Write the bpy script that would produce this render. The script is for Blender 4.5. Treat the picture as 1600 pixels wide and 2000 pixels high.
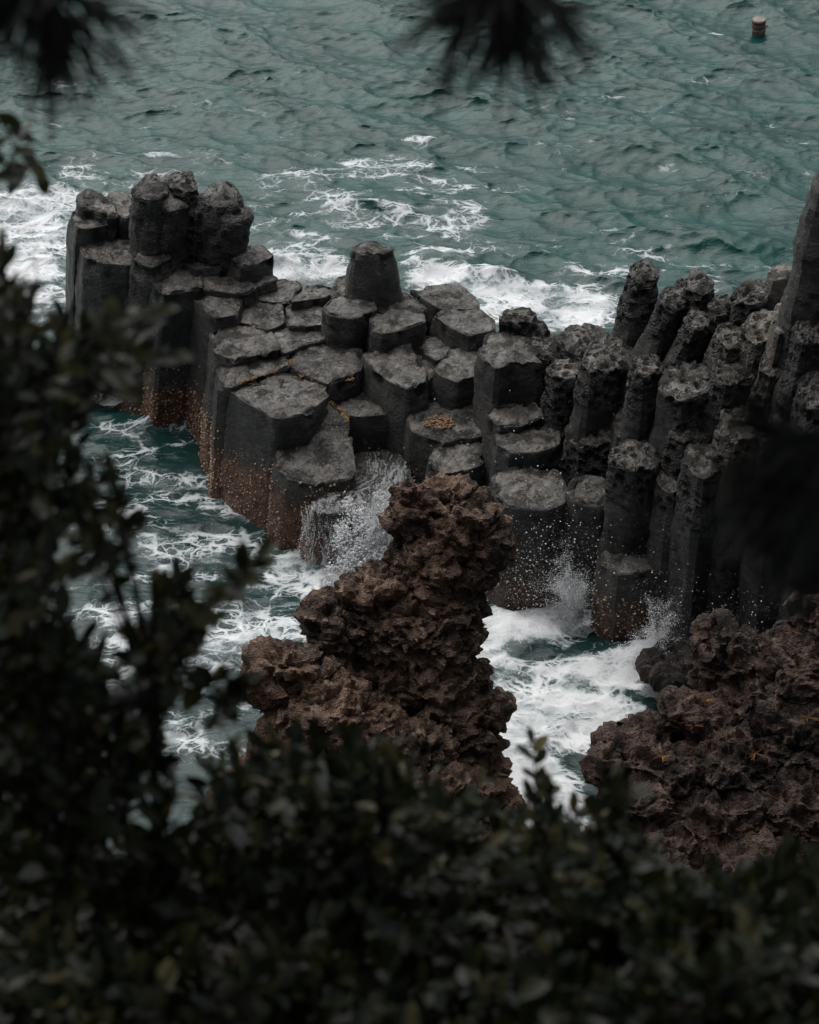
import bpy, math, random
import numpy as np
from mathutils import Vector, Matrix

for o in list(bpy.data.objects):
    bpy.data.objects.remove(o)
SC = bpy.context.scene
COL = SC.collection
R = math.radians

# ------------------------------------------------------------------ camera, sky, sun, exposure
CAM_H, PITCH, FPX = 25.0, 34.0, 4331.0
cd = bpy.data.cameras.new('camera')
cam = bpy.data.objects.new('camera', cd)
COL.objects.link(cam)
cam.location = (0, 0, CAM_H)
cam.rotation_euler = (R(90 - PITCH), 0, 0)
cd.sensor_fit = 'HORIZONTAL'
cd.sensor_width = 36.0
cd.lens = 36.0 * FPX / 1600.0
cd.clip_start = 0.1
cd.clip_end = 9000
cd.dof.use_dof = True
cd.dof.focus_distance = 43.0
cd.dof.aperture_fstop = 4.4
SC.camera = cam

SUN_EL, SUN_AZ = 58.0, -28.0        # azimuth measured from +Y towards +X
world = bpy.data.worlds.new('World')
SC.world = world
world.use_nodes = True
wn = world.node_tree.nodes
wl = world.node_tree.links
wn.clear()
wo = wn.new('ShaderNodeOutputWorld')
bg = wn.new('ShaderNodeBackground')
sky = wn.new('ShaderNodeTexSky')
sky.sky_type = 'NISHITA'
sky.sun_disc = False
sky.sun_elevation = R(SUN_EL)
sky.sun_rotation = R(SUN_AZ)
sky.air_density = 1.0
sky.dust_density = 4.0
sky.ozone_density = 1.0
hs = wn.new('ShaderNodeHueSaturation')
hs.inputs['Saturation'].default_value = 0.38
wl.new(sky.outputs[0], hs.inputs['Color'])
wl.new(hs.outputs[0], bg.inputs['Color'])
bg.inputs['Strength'].default_value = 0.052
wl.new(bg.outputs[0], wo.inputs['Surface'])

sd = bpy.data.lights.new('sun', 'SUN')
sun = bpy.data.objects.new('sun', sd)
COL.objects.link(sun)
sd.energy = 1.5
sd.angle = R(80)
sd.color = (1.0, 0.985, 0.96)
sdir = Vector((math.sin(R(SUN_AZ)) * math.cos(R(SUN_EL)), math.cos(R(SUN_AZ)) * math.cos(R(SUN_EL)), math.sin(R(SUN_EL))))
sun.rotation_euler = (-sdir).to_track_quat('-Z', 'Y').to_euler()
sun.location = sdir * 60

SC.render.engine = 'CYCLES'
SC.cycles.use_denoising = True
SC.cycles.max_bounces = 6
SC.cycles.transparent_max_bounces = 12
SC.view_settings.view_transform = 'Standard'
SC.view_settings.look = 'None'
SC.view_settings.gamma = 1
SC.view_settings.use_curve_mapping = False
SC.view_settings.exposure = 0.76

# ------------------------------------------------------------------ numeric helpers
CO, SI = math.cos(R(PITCH)), math.sin(R(PITCH))

def ray(px, py):
    a = (px - 800.0) / FPX
    b = (1000.0 - py) / FPX
    return np.array([a, CO + b * SI, -SI + b * CO])

def at_z(px, py, z):
    d = ray(px, py)
    return np.array([0, 0, CAM_H]) + d * ((z - CAM_H) / d[2])

def at_y(px, py, y):
    d = ray(px, py)
    return np.array([0, 0, CAM_H]) + d * (y / d[1])

def at_d(px, py, dist):
    d = ray(px, py)
    return np.array([0, 0, CAM_H]) + d / np.linalg.norm(d) * dist

def _hash(ix, iy, iz, s):
    h = (ix.astype(np.int64) * 374761393 + iy.astype(np.int64) * 668265263 + iz.astype(np.int64) * 2147483647 + s * 974634777) & 0xFFFFFFFF
    h = ((h ^ (h >> 13)) * 1274126177) & 0xFFFFFFFF
    h = h ^ (h >> 16)
    return h

def vnoise(P, s=0):
    """gradient noise, about -1..1"""
    F = np.floor(P)
    f = P - F
    I = F.astype(np.int64)
    w = f * f * f * (f * (f * 6 - 15) + 10)
    out = np.zeros(len(P))
    for dx in (0, 1):
        for dy in (0, 1):
            for dz in (0, 1):
                h = _hash(I[:, 0] + dx, I[:, 1] + dy, I[:, 2] + dz, s)
                gx = ((h & 1023) / 511.5) - 1
                gy = (((h >> 10) & 1023) / 511.5) - 1
                gz = (((h >> 20) & 1023) / 511.5) - 1
                d = gx * (f[:, 0] - dx) + gy * (f[:, 1] - dy) + gz * (f[:, 2] - dz)
                wx = w[:, 0] if dx else 1 - w[:, 0]
                wy = w[:, 1] if dy else 1 - w[:, 1]
                wz = w[:, 2] if dz else 1 - w[:, 2]
                out += d * wx * wy * wz
    return out * 1.3

def fbm(P, octv=4, s=0, gain=0.5, ridge=False):
    out = np.zeros(len(P))
    a = 1.0
    for k in range(octv):
        n = vnoise(P, s + k)
        if ridge:
            n = 1 - 2 * np.abs(n)
        out += a * n
        a *= gain
        P = P * 2.03 + 17.1
    return out

def worley(P, s=0):
    F = np.floor(P).astype(np.int64)
    best = np.full(len(P), 9.0)
    for dx in (-1, 0, 1):
        for dy in (-1, 0, 1):
            for dz in (-1, 0, 1):
                c = F + np.array([dx, dy, dz])
                h = _hash(c[:, 0], c[:, 1], c[:, 2], s)
                q = c + np.stack([(h & 1023) / 1023, ((h >> 10) & 1023) / 1023, ((h >> 20) & 1023) / 1023], 1)
                best = np.minimum(best, ((P - q) ** 2).sum(1))
    return np.sqrt(best)

def worley2(P, s=0):
    F = np.floor(P).astype(np.int64)
    f1 = np.full(len(P), 9.0); f2 = np.full(len(P), 9.0); cid = np.zeros(len(P))
    for dx in (-1, 0, 1):
        for dy in (-1, 0, 1):
            for dz in (-1, 0, 1):
                c = F + np.array([dx, dy, dz])
                h = _hash(c[:, 0], c[:, 1], c[:, 2], s)
                q = c + np.stack([(h & 1023) / 1023, ((h >> 10) & 1023) / 1023, ((h >> 20) & 1023) / 1023], 1)
                d = np.sqrt(((P - q) ** 2).sum(1))
                m = d < f1
                f2 = np.where(m, f1, np.minimum(f2, d))
                cid = np.where(m, ((h >> 5) & 4095) / 4095.0, cid)
                f1 = np.where(m, d, f1)
    return f1, f2, cid

def sstep(a, b, x):
    t = np.clip((x - a) / (b - a), 0, 1)
    return t * t * (3 - 2 * t)

def pydata(name, V, Fc, smooth=True):
    me = bpy.data.meshes.new(name)
    V = np.asarray(V, dtype=np.float32)
    if isinstance(Fc, np.ndarray):
        k = Fc.shape[1]
        me.vertices.add(len(V))
        me.vertices.foreach_set('co', V.ravel())
        me.loops.add(Fc.size)
        me.loops.foreach_set('vertex_index', Fc.ravel().astype(np.int32))
        me.polygons.add(len(Fc))
        me.polygons.foreach_set('loop_start', np.arange(0, Fc.size, k, dtype=np.int32))
        me.polygons.foreach_set('loop_total', np.full(len(Fc), k, dtype=np.int32))
    else:
        me.from_pydata(V.tolist(), [], Fc)
    me.update(calc_edges=True)
    me.polygons.foreach_set('use_smooth', [smooth] * len(me.polygons))
    me.update()
    return me

def fattr(me, name, vals):
    a = me.attributes.new(name, 'FLOAT', 'POINT')
    a.data.foreach_set('value', np.asarray(vals, dtype=np.float32))

def link(name, me, mat=None, parent=None, label=None, cat=None, group=None, kind=None):
    o = bpy.data.objects.new(name, me)
    COL.objects.link(o)
    if mat is not None and me is not None and len(me.materials) == 0:
        me.materials.append(mat)
    if parent is not None:
        o.parent = parent
    tag(o, label, cat, group, kind)
    return o

def tag(o, label=None, cat=None, group=None, kind=None):
    if label: o['label'] = label
    if cat: o['category'] = cat
    if group: o['group'] = group
    if kind: o['kind'] = kind

def empty(name, loc, label, cat, group=None):
    o = bpy.data.objects.new(name, None)
    COL.objects.link(o)
    o.location = tuple(loc)
    o.empty_display_size = 0.2
    tag(o, label, cat, group)
    return o

def localize(me, loc):
    """shift mesh data so that the object sits at its parent's origin"""
    n = len(me.vertices)
    a = np.empty(n * 3, dtype=np.float32)
    me.vertices.foreach_get('co', a)
    a = a.reshape(-1, 3) - np.asarray(loc, dtype=np.float32)
    me.vertices.foreach_set('co', a.ravel())
    me.update()

# ------------------------------------------------------------------ material helpers
class NT:
    def __init__(self, name):
        self.m = bpy.data.materials.new(name)
        self.m.use_nodes = True
        self.t = self.m.node_tree
        self.t.nodes.clear()
        self.out = self.n('ShaderNodeOutputMaterial')
    def n(self, typ, **kw):
        nd = self.t.nodes.new(typ)
        for k, v in kw.items():
            setattr(nd, k, v)
        return nd
    def l(self, a, b):
        self.t.links.new(a, b)
    def val(self, sock, v):
        if hasattr(v, 'is_linked') or hasattr(v, 'node'):
            self.l(v, sock)
        else:
            sock.default_value = v
    def math(self, op, a, b=0.0, c=None, clamp=False):
        nd = self.n('ShaderNodeMath', operation=op, use_clamp=clamp)
        self.val(nd.inputs[0], a)
        self.val(nd.inputs[1], b)
        if c is not None: self.val(nd.inputs[2], c)
        return nd.outputs[0]
    def mix(self, f, a, b):
        nd = self.n('ShaderNodeMix', data_type='RGBA')
        self.val(nd.inputs[0], f)
        for s, v in ((nd.inputs[6], a), (nd.inputs[7], b)):
            if isinstance(v, tuple): s.default_value = (*v[:3], 1)
            else: self.l(v, s)
        return nd.outputs[2]
    def noise(self, vec, scale, detail=4, rough=0.55, dist=0.0):
        nd = self.n('ShaderNodeTexNoise')
        if vec is not None: self.l(vec, nd.inputs['Vector'])
        nd.inputs['Scale'].default_value = scale
        nd.inputs['Detail'].default_value = detail
        nd.inputs['Roughness'].default_value = rough
        nd.inputs['Distortion'].default_value = dist
        return nd.outputs['Fac'], nd.outputs['Color']
    def vor(self, vec, scale, feature='F1', rnd=1.0):
        nd = self.n('ShaderNodeTexVoronoi', feature=feature)
        if vec is not None: self.l(vec, nd.inputs['Vector'])
        nd.inputs['Scale'].default_value = scale
        nd.inputs['Randomness'].default_value = rnd
        return nd
    def ramp(self, f, a, b, lo=0.0, hi=1.0):
        nd = self.n('ShaderNodeMapRange', interpolation_type='SMOOTHSTEP')
        self.val(nd.inputs['Value'], f)
        self.val(nd.inputs['From Min'], a)
        self.val(nd.inputs['From Max'], b)
        nd.inputs['To Min'].default_value = lo
        nd.inputs['To Max'].default_value = hi
        return nd.outputs[0]
    def attr(self, name):
        return self.n('ShaderNodeAttribute', attribute_name=name).outputs['Fac']
    def pos(self):
        return self.n('ShaderNodeNewGeometry').outputs['Position']
    def scaled(self, vec, s):
        nd = self.n('ShaderNodeMapping')
        self.l(vec, nd.inputs['Vector'])
        nd.inputs['Scale'].default_value = s
        return nd.outputs[0]
    def warp(self, vec, col, amt):
        s = self.n('ShaderNodeVectorMath', operation='SUBTRACT')
        self.l(col, s.inputs[0]); s.inputs[1].default_value = (0.5, 0.5, 0.5)
        k = self.n('ShaderNodeVectorMath', operation='SCALE')
        self.l(s.outputs[0], k.inputs[0]); k.inputs['Scale'].default_value = amt
        a = self.n('ShaderNodeVectorMath', operation='ADD')
        self.l(vec, a.inputs[0]); self.l(k.outputs[0], a.inputs[1])
        return a.outputs[0]
    def bump(self, h, strength, dist, nrm=None):
        nd = self.n('ShaderNodeBump')
        nd.inputs['Strength'].default_value = strength
        nd.inputs['Distance'].default_value = dist
        self.l(h, nd.inputs['Height'])
        if nrm is not None: self.l(nrm, nd.inputs['Normal'])
        return nd.outputs[0]
    def bsdf(self, color, rough, spec=0.5, normal=None, ior=None):
        b = self.n('ShaderNodeBsdfPrincipled')
        if isinstance(color, tuple): b.inputs['Base Color'].default_value = (*color[:3], 1)
        else: self.l(color, b.inputs['Base Color'])
        self.val(b.inputs['Roughness'], rough)
        b.inputs['Specular IOR Level'].default_value = spec
        if ior: b.inputs['IOR'].default_value = ior
        if normal is not None: self.l(normal, b.inputs['Normal'])
        return b
    def done(self, sh):
        self.l(sh, self.out.inputs['Surface'])
        return self.m

def mat_basalt():
    t = NT('wet_basalt')
    p = t.pos()
    geo = t.n('ShaderNodeNewGeometry')
    sep = t.n('ShaderNodeSeparateXYZ'); t.l(p, sep.inputs[0])
    nsep = t.n('ShaderNodeSeparateXYZ'); t.l(geo.outputs['Normal'], nsep.inputs[0])
    n1, _ = t.noise(p, 1.1, 5, 0.6)
    n2, c2 = t.noise(p, 7.0, 6, 0.65)
    n3, _ = t.noise(p, 38.0, 4, 0.7)
    base = t.mix(t.ramp(n1, 0.35, 0.7), (0.042, 0.042, 0.042), (0.115, 0.106, 0.094))
    base = t.mix(t.ramp(n2, 0.4, 0.75), base, (0.17, 0.152, 0.130))
    base = t.mix(t.ramp(n3, 0.54, 0.70, 0, .8), base, (0.022, 0.022, 0.023))
    n8, _ = t.noise(t.warp(p, c2, 0.5), 13.0, 5, 0.75)
    base = t.mix(t.ramp(n8, 0.52, 0.66, 0, .85), base, (0.23, 0.205, 0.18))
    pud = t.math('MULTIPLY', t.attr('puddle'), 0.6)
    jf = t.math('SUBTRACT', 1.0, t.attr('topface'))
    base = t.mix(jf, base, t.mix(0.58, base, (0.012, 0.013, 0.015)))  # joint faces darker than the abraded tops, part of it painted shade
    base = t.mix(pud, base, (0.035, 0.033, 0.031))
    base = t.mix(t.ramp(t.attr('chip'), 0.15, 0.7), base, (0.020, 0.020, 0.021))
    # pale mineral crust on some columns
    pale = t.math('MULTIPLY', t.attr('pale'), t.ramp(n2, 0.36, 0.56))
    base = t.mix(pale, base, (0.20, 0.175, 0.15))
    # rust-brown algae and barnacle crust low on the side faces
    nz = t.math('ADD', t.math('MULTIPLY_ADD', n1, 1.9, -0.95), t.math('MULTIPLY_ADD', n2, 1.2, -0.6))
    z2 = t.math('ADD', sep.outputs['Z'], nz)
    band = t.math('MULTIPLY', t.attr('rust'), t.ramp(z2, 1.45, 0.75))
    vs = t.vor(p, 26.0)
    rustc = t.mix(t.ramp(n2, 0.35, 0.65), (0.09, 0.040, 0.027), (0.28, 0.125, 0.085))
    band2 = t.math('MULTIPLY', band, t.ramp(t.math('ADD', n2, band), 0.7, 1.15))
    base = t.mix(band2, base, rustc)
    spk = t.math('MULTIPLY', t.ramp(vs.outputs['Distance'], 0.30, 0.20), t.ramp(z2, 1.9, 1.2))
    spk = t.math('MULTIPLY', spk, t.attr('rust'))
    sepc = t.n('ShaderNodeSeparateColor'); t.l(vs.outputs['Color'], sepc.inputs[0])
    spk = t.math('MULTIPLY', spk, t.ramp(sepc.outputs[0], 0.45, 0.55))
    spkc = t.mix(sepc.outputs[1], (0.28, 0.12, 0.045), (0.36, 0.27, 0.18))
    base = t.mix(spk, base, spkc)
    vein, _ = t.noise(t.scaled(p, (0.5, 0.5, 1.6)), 1.5, 2, 0.4)
    vl = t.ramp(t.math('ABSOLUTE', t.math('SUBTRACT', vein, 0.53)), 0.006, 0.0)
    base = t.mix(t.math('MULTIPLY', vl, t.math('MULTIPLY', t.ramp(n2, 0.45, 0.6), 0.8)), base, (0.22, 0.21, 0.20))
    # relief: fine grain, cracks, horizontal banding of the side faces
    pw = t.warp(p, c2, 0.25)
    band_n, _ = t.noise(t.scaled(pw, (0.8, 0.8, 9.0)), 1.6, 4, 0.6)
    side = t.ramp(nsep.outputs['Z'], 0.75, 0.3)
    cr = t.vor(t.warp(p, c2, 0.35), 1.7, 'DISTANCE_TO_EDGE').outputs['Distance']
    crack = t.ramp(cr, 0.0, 0.05)
    h = t.math('MULTIPLY', n2, 1.4)
    h = t.math('ADD', h, t.math('MULTIPLY', n3, 0.35))
    h = t.math('ADD', h, t.math('MULTIPLY', crack, 0.35))
    h = t.math('ADD', h, t.math('MULTIPLY', t.math('MULTIPLY', band_n, side), 1.5))
    pit = t.vor(p, 15.0, 'F1').outputs['Distance']
    h = t.math('ADD', h, t.math('MULTIPLY', t.math('MULTIPLY', t.ramp(pit, 0.1, 0.5), t.attr('pits')), 2.4))
    h = t.math('ADD', h, t.math('MULTIPLY', spk, 0.6))
    h = t.math('ADD', h, t.math('MULTIPLY', n8, 0.9))
    nf, _ = t.noise(t.warp(p, c2, 0.55), 2.6, 5, 0.62)
    h = t.math('ADD', h, t.math('MULTIPLY', t.ramp(nf, 0.46, 0.50), 0.5))
    h = t.math('ADD', h, t.math('MULTIPLY', t.ramp(nf, 0.56, 0.60), 0.5))
    film = t.math('MULTIPLY', t.ramp(nf, 0.70, 0.52), t.math('MULTIPLY', t.attr('topface'), t.ramp(t.attr('chip'), 0.5, 0.1)))
    h = t.math('MULTIPLY', h, t.math('MULTIPLY_ADD', film, -0.72, 1.0))
    h = t.math('MULTIPLY', h, t.math('SUBTRACT', 1.0, pud))
    nrm = t.bump(h, 0.9, 0.055)
    wet = t.ramp(n1, 0.42, 0.62)
    rough = t.mix(wet, (0.42, 0.42, 0.42), (0.20, 0.20, 0.20))
    rs = t.n('ShaderNodeSeparateColor'); t.l(rough, rs.inputs[0])
    rr = t.math('ADD', rs.outputs[0], t.math('MULTIPLY', n3, 0.12))
    rr = t.math('MULTIPLY_ADD', t.math('MULTIPLY', film, rr), -0.35, rr)
    rr = t.math('MULTIPLY_ADD', t.math('MULTIPLY', pud, rr), -0.55, rr)
    return t.done(t.bsdf(base, rr, 0.5, nrm).outputs[0])

def mat_lava(name, cols, strength=1.0):
    t = NT(name)
    p = t.pos()
    n1, c1 = t.noise(p, 0.9, 5, 0.6)
    n2, c2 = t.noise(p, 5.0, 6, 0.7)
    n3, _ = t.noise(p, 26.0, 5, 0.7)
    base = t.mix(t.ramp(n1, 0.38, 0.62), cols[0], cols[1])
    base = t.mix(t.ramp(n2, 0.48, 0.7), base, cols[2])
    base = t.mix(t.ramp(n3, 0.58, 0.76), base, cols[3])
    n4, _ = t.noise(p, 2.3, 3, 0.5)
    base = t.mix(t.ramp(n4, 0.55, 0.75), base, cols[0])
    v = t.vor(t.warp(p, c2, 0.3), 9.0, 'F1').outputs['Distance']
    v2 = t.vor(t.warp(p, c1, 0.3), 24.0, 'F1').outputs['Distance']
    h = t.math('ADD', t.math('MULTIPLY', n2, 2.6), t.math('MULTIPLY', n3, 1.0))
    h = t.math('ADD', h, t.math('MULTIPLY', t.ramp(v, 0.05, 0.55), 1.0))
    h = t.math('ADD', h, t.math('MULTIPLY', t.ramp(v2, 0.05, 0.55), 0.5))
    nrm = t.bump(h, strength, 0.12)
    return t.done(t.bsdf(base, 0.78, 0.3, nrm).outputs[0])

def mat_sea():
    t = NT('sea_water')
    p = t.pos()
    n0, c0 = t.noise(p, 0.55, 4, 0.55)
    n1, c1 = t.noise(p, 2.2, 4, 0.6)
    pf = t.warp(t.warp(p, c0, 1.0), c1, 0.36)
    flat = t.scaled(pf, (0.75, 1.0, 0.0))
    e1 = t.vor(flat, 2.0, 'DISTANCE_TO_EDGE').outputs['Distance']
    e2 = t.vor(flat, 5.0, 'DISTANCE_TO_EDGE').outputs['Distance']
    e3 = t.vor(flat, 9.0, 'DISTANCE_TO_EDGE').outputs['Distance']
    l1 = t.ramp(e1, 0.15, 0.0, 0.0, 0.95)
    l2 = t.ramp(e2, 0.20, 0.0, 0.0, 0.75)
    l3 = t.ramp(e3, 0.28, 0.0, 0.0, 0.36)
    lace = t.math('MAXIMUM', t.math('MAXIMUM', l1, l2), l3)
    n5, _ = t.noise(t.scaled(pf, (0.6, 1.4, 1.0)), 1.6, 6, 0.62)
    n6, _ = t.noise(p, 22.0, 4, 0.7)
    a = t.attr('foam')
    n11, _ = t.noise(t.scaled(p, (0.7, 1.3, 1.0)), 1.1, 3, 0.55)
    lace = t.math('MULTIPLY', lace, t.ramp(n11, 0.36, 0.60, 0.25, 1.0))
    v = t.math('MULTIPLY', lace, 0.50)
    v = t.math('ADD', v, t.math('MULTIPLY', n5, 1.08))
    v = t.math('ADD', v, t.math('MULTIPLY', n6, 0.34))
    thr = t.math('MULTIPLY_ADD', a, -0.93, 1.375)
    f = t.math('SUBTRACT', v, thr)
    foam = t.ramp(f, -0.04, 0.20)
    foam = t.math('MULTIPLY', foam, t.ramp(a, 0.02, 0.2))
    milk = t.math('MULTIPLY', t.ramp(t.math('ADD', a, t.math('MULTIPLY_ADD', n5, 0.8, -0.4)), 0.45, 1.0), 0.34)
    foam = t.math('MAXIMUM', foam, milk)
    # body colour of the water
    deep = t.mix(t.ramp(n0, 0.35, 0.65), (0.003, 0.042, 0.036), (0.006, 0.062, 0.052))
    aer = t.math('MULTIPLY', t.ramp(a, 0.25, 0.9), 0.55)
    col = t.mix(aer, deep, (0.055, 0.100, 0.094))
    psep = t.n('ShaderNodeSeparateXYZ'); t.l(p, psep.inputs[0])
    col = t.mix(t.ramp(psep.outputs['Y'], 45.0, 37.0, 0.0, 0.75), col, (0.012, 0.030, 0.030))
    # ripples
    r1, _ = t.noise(t.scaled(p, (0.45, 1.3, 1.0)), 2.6, 5, 0.62)
    r2, _ = t.noise(t.scaled(p, (0.8, 1.2, 1.0)), 11.0, 4, 0.6)
    hh = t.math('ADD', t.math('MULTIPLY', r1, 1.0), t.math('MULTIPLY', r2, 0.28))
    nrm = t.bump(hh, 0.40, 0.12)
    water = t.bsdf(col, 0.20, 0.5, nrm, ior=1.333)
    fh = t.math('ADD', t.math('MULTIPLY', foam, 0.8), t.math('MULTIPLY', n6, 0.5))
    fn = t.bump(fh, 0.6, 0.06)
    fcol = t.mix(t.ramp(f, 0.05, 0.5), (0.42, 0.47, 0.48), (0.78, 0.79, 0.80))
    fb = t.bsdf(fcol, 0.75, 0.2, fn)
    mx = t.n('ShaderNodeMixShader')
    t.l(foam, mx.inputs[0]); t.l(water.outputs[0], mx.inputs[1]); t.l(fb.outputs[0], mx.inputs[2])
    return t.done(mx.outputs[0])

def mat_whitewater(name, streak=True):
    """foaming falling water: opaque white strands, clear gaps"""
    t = NT(name)
    uv = t.n('ShaderNodeAttribute', attribute_name='flow').outputs['Vector']
    p = t.pos()
    n1, c1 = t.noise(p, 5.0, 4, 0.6)
    q = t.warp(uv, c1, 0.25)
    st, _ = t.noise(t.scaled(q, (22.0, 2.4, 1.0)), 1.0, 6, 0.7)
    n2, _ = t.noise(p, 24.0, 6, 0.75)
    n9, _ = t.noise(t.scaled(q, (7.0, 1.5, 1.0)), 1.0, 4, 0.6)
    v = t.math('ADD', t.math('MULTIPLY', st, 0.85 if streak else 0.25), t.math('MULTIPLY', n2, 0.45 if streak else 0.9))
    v = t.math('ADD', v, t.math('MULTIPLY_ADD', n9, 0.6, -0.3))
    d = t.attr('dens')
    f = t.math('SUBTRACT', v, t.math('MULTIPLY_ADD', d, -0.46, 0.86))
    al = t.ramp(f, 0.0, 0.07)
    col = t.mix(t.ramp(f, 0.0, 0.22), (0.62, 0.66, 0.67), (0.95, 0.96, 0.96))
    b = t.bsdf(col, 0.55, 0.3, t.bump(v, 1.0, 0.12))
    tr = t.n('ShaderNodeBsdfTransparent')
    tl = t.n('ShaderNodeBsdfTranslucent'); tl.inputs['Color'].default_value = (.92, .93, .94, 1)
    m2 = t.n('ShaderNodeMixShader'); m2.inputs[0].default_value = 0.5
    t.l(b.outputs[0], m2.inputs[1]); t.l(tl.outputs[0], m2.inputs[2])
    mx = t.n('ShaderNodeMixShader')
    t.l(al, mx.inputs[0]); t.l(tr.outputs[0], mx.inputs[1]); t.l(m2.outputs[0], mx.inputs[2])
    return t.done(mx.outputs[0])

def mat_plain(name, c, rough=0.6, spec=0.4, var=None, scale=20):
    t = NT(name)
    if var:
        n, _ = t.noise(t.pos(), scale, 4, 0.6)
        c = t.mix(t.ramp(n, 0.4, 0.62), c, var)
    return t.done(t.bsdf(c, rough, spec).outputs[0])

def mat_leaf(name, cols, use_obj, rough=0.38):
    t = NT(name)
    if use_obj: f = t.n('ShaderNodeObjectInfo').outputs['Random']
    else: f = t.attr('tint')
    c = t.mix(t.ramp(f, 0.0, 0.72), cols[0], cols[1])
    c = t.mix(t.ramp(f, 0.82, 0.95), c, cols[2])
    n, _ = t.noise(t.pos(), 30, 3, 0.6)
    b = t.bsdf(c, rough, 0.4, t.bump(n, 0.3, 0.01))
    tl = t.n('ShaderNodeBsdfTranslucent'); t.l(c, tl.inputs['Color'])
    mx = t.n('ShaderNodeMixShader'); mx.inputs[0].default_value = 0.18
    t.l(b.outputs[0], mx.inputs[1]); t.l(tl.outputs[0], mx.inputs[2])
    return t.done(mx.outputs[0])

M_BAS = mat_basalt()
M_LAVA = mat_lava('brown_lava', [(0.070, 0.052, 0.042), (0.34, 0.215, 0.15), (0.60, 0.42, 0.31), (0.58, 0.28, 0.15)])
M_LAVA2 = mat_lava('dark_lava', [(0.040, 0.032, 0.029), (0.15, 0.098, 0.078), (0.33, 0.225, 0.18), (0.33, 0.15, 0.09)])
M_WETROCK = mat_lava('wet_rock', [(0.02, 0.018, 0.018), (0.05, 0.04, 0.036), (0.07, 0.05, 0.042), (0.05, 0.03, 0.025)], 0.6)
M_SEA = mat_sea()
M_FALL = mat_whitewater('falling_water')
M_PLUME = mat_whitewater('splash_water', False)
def mat_drop():
    t = NT('water_drop')
    b = t.bsdf((0.95, 0.96, 0.97), 0.35, 0.5)
    tl = t.n('ShaderNodeBsdfTranslucent'); tl.inputs['Color'].default_value = (.97, .98, .98, 1)
    mx = t.n('ShaderNodeMixShader'); mx.inputs[0].default_value = 0.45
    t.l(b.outputs[0], mx.inputs[1]); t.l(tl.outputs[0], mx.inputs[2])
    return t.done(mx.outputs[0])
M_DROP = mat_drop()
M_BARN = mat_plain('orange_barnacles', (0.24, 0.12, 0.035), 0.7, 0.3, (0.34, 0.22, 0.10), 16)
M_BARN2 = mat_plain('tan_barnacles', (0.36, 0.21, 0.11), 0.7, 0.3, (0.50, 0.40, 0.28), 7)
M_LICH = mat_plain('orange_lichen', (0.20, 0.10, 0.05), 0.8, 0.2, (0.30, 0.20, 0.13), 12)
M_STEM = mat_plain('dark_bark', (0.055, 0.042, 0.034), 0.8, 0.2, (0.03, 0.024, 0.02), 40)
LC = [(0.009, 0.015, 0.007), (0.038, 0.046, 0.014), (0.17, 0.15, 0.055)]
M_LEAF = mat_leaf('shrub_leaf', LC, True)
M_LEAFM = mat_leaf('shrub_leaf_mass', LC, False)
M_PINE = mat_leaf('pine_needle', [(0.010, 0.014, 0.009), (0.018, 0.024, 0.014), (0.03, 0.03, 0.02)], False, 0.5)
M_GRASS = mat_plain('dry_grass', (0.34, 0.16, 0.05), 0.8, 0.2, (0.24, 0.12, 0.05), 9)
M_SOIL = mat_plain('dark_soil', (0.022, 0.018, 0.014), 0.9, 0.2, (0.012, 0.011, 0.009), 3)

rng = np.random.default_rng(11)
random.seed(5)

# ------------------------------------------------------------------ the sea
def fft_field(N, L, wind, amp, kmin, kmax, seed, spread=2.0, power=3.4):
    g = np.random.default_rng(seed)
    k1 = np.fft.fftfreq(N, L / N) * 2 * math.pi
    KX, KY = np.meshgrid(k1, k1, indexing='ij')
    K = np.hypot(KX, KY) + 1e-9
    w = np.array(wind) / np.hypot(*wind)
    cs = np.abs(KX * w[0] + KY * w[1]) / K
    S = K ** (-power) * (0.05 + cs ** spread) * np.exp(-(kmin / K) ** 2) * np.exp(-(K / kmax) ** 2)
    S[0, 0] = 0
    H = (g.standard_normal((N, N)) + 1j * g.standard_normal((N, N))) * np.sqrt(S)
    h = np.real(np.fft.ifft2(H))
    s = amp / h.std()
    dx = np.real(np.fft.ifft2(-1j * KX / K * H)) * s
    dy = np.real(np.fft.ifft2(-1j * KY / K * H)) * s
    return h * s, dx, dy

def samp(F, L, x, y):
    N = F.shape[0]
    u = (x / L * N) % N
    v = (y / L * N) % N
    i = np.floor(u).astype(int); j = np.floor(v).astype(int)
    a = u - i; b = v - j
    i1 = (i + 1) % N; j1 = (j + 1) % N
    i %= N; j %= N
    return (F[i, j] * (1 - a) * (1 - b) + F[i1, j] * a * (1 - b) + F[i, j1] * (1 - a) * b + F[i1, j1] * a * b)

W1 = fft_field(512, 41.0, (0.35, 1.0), 0.098, 0.8, 27.0, 3, 2.6, 3.35)
W2 = fft_field(512, 13.3, (-0.45, 1.0), 0.017, 4.0, 45.0, 8, 1.6, 3.0)

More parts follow.
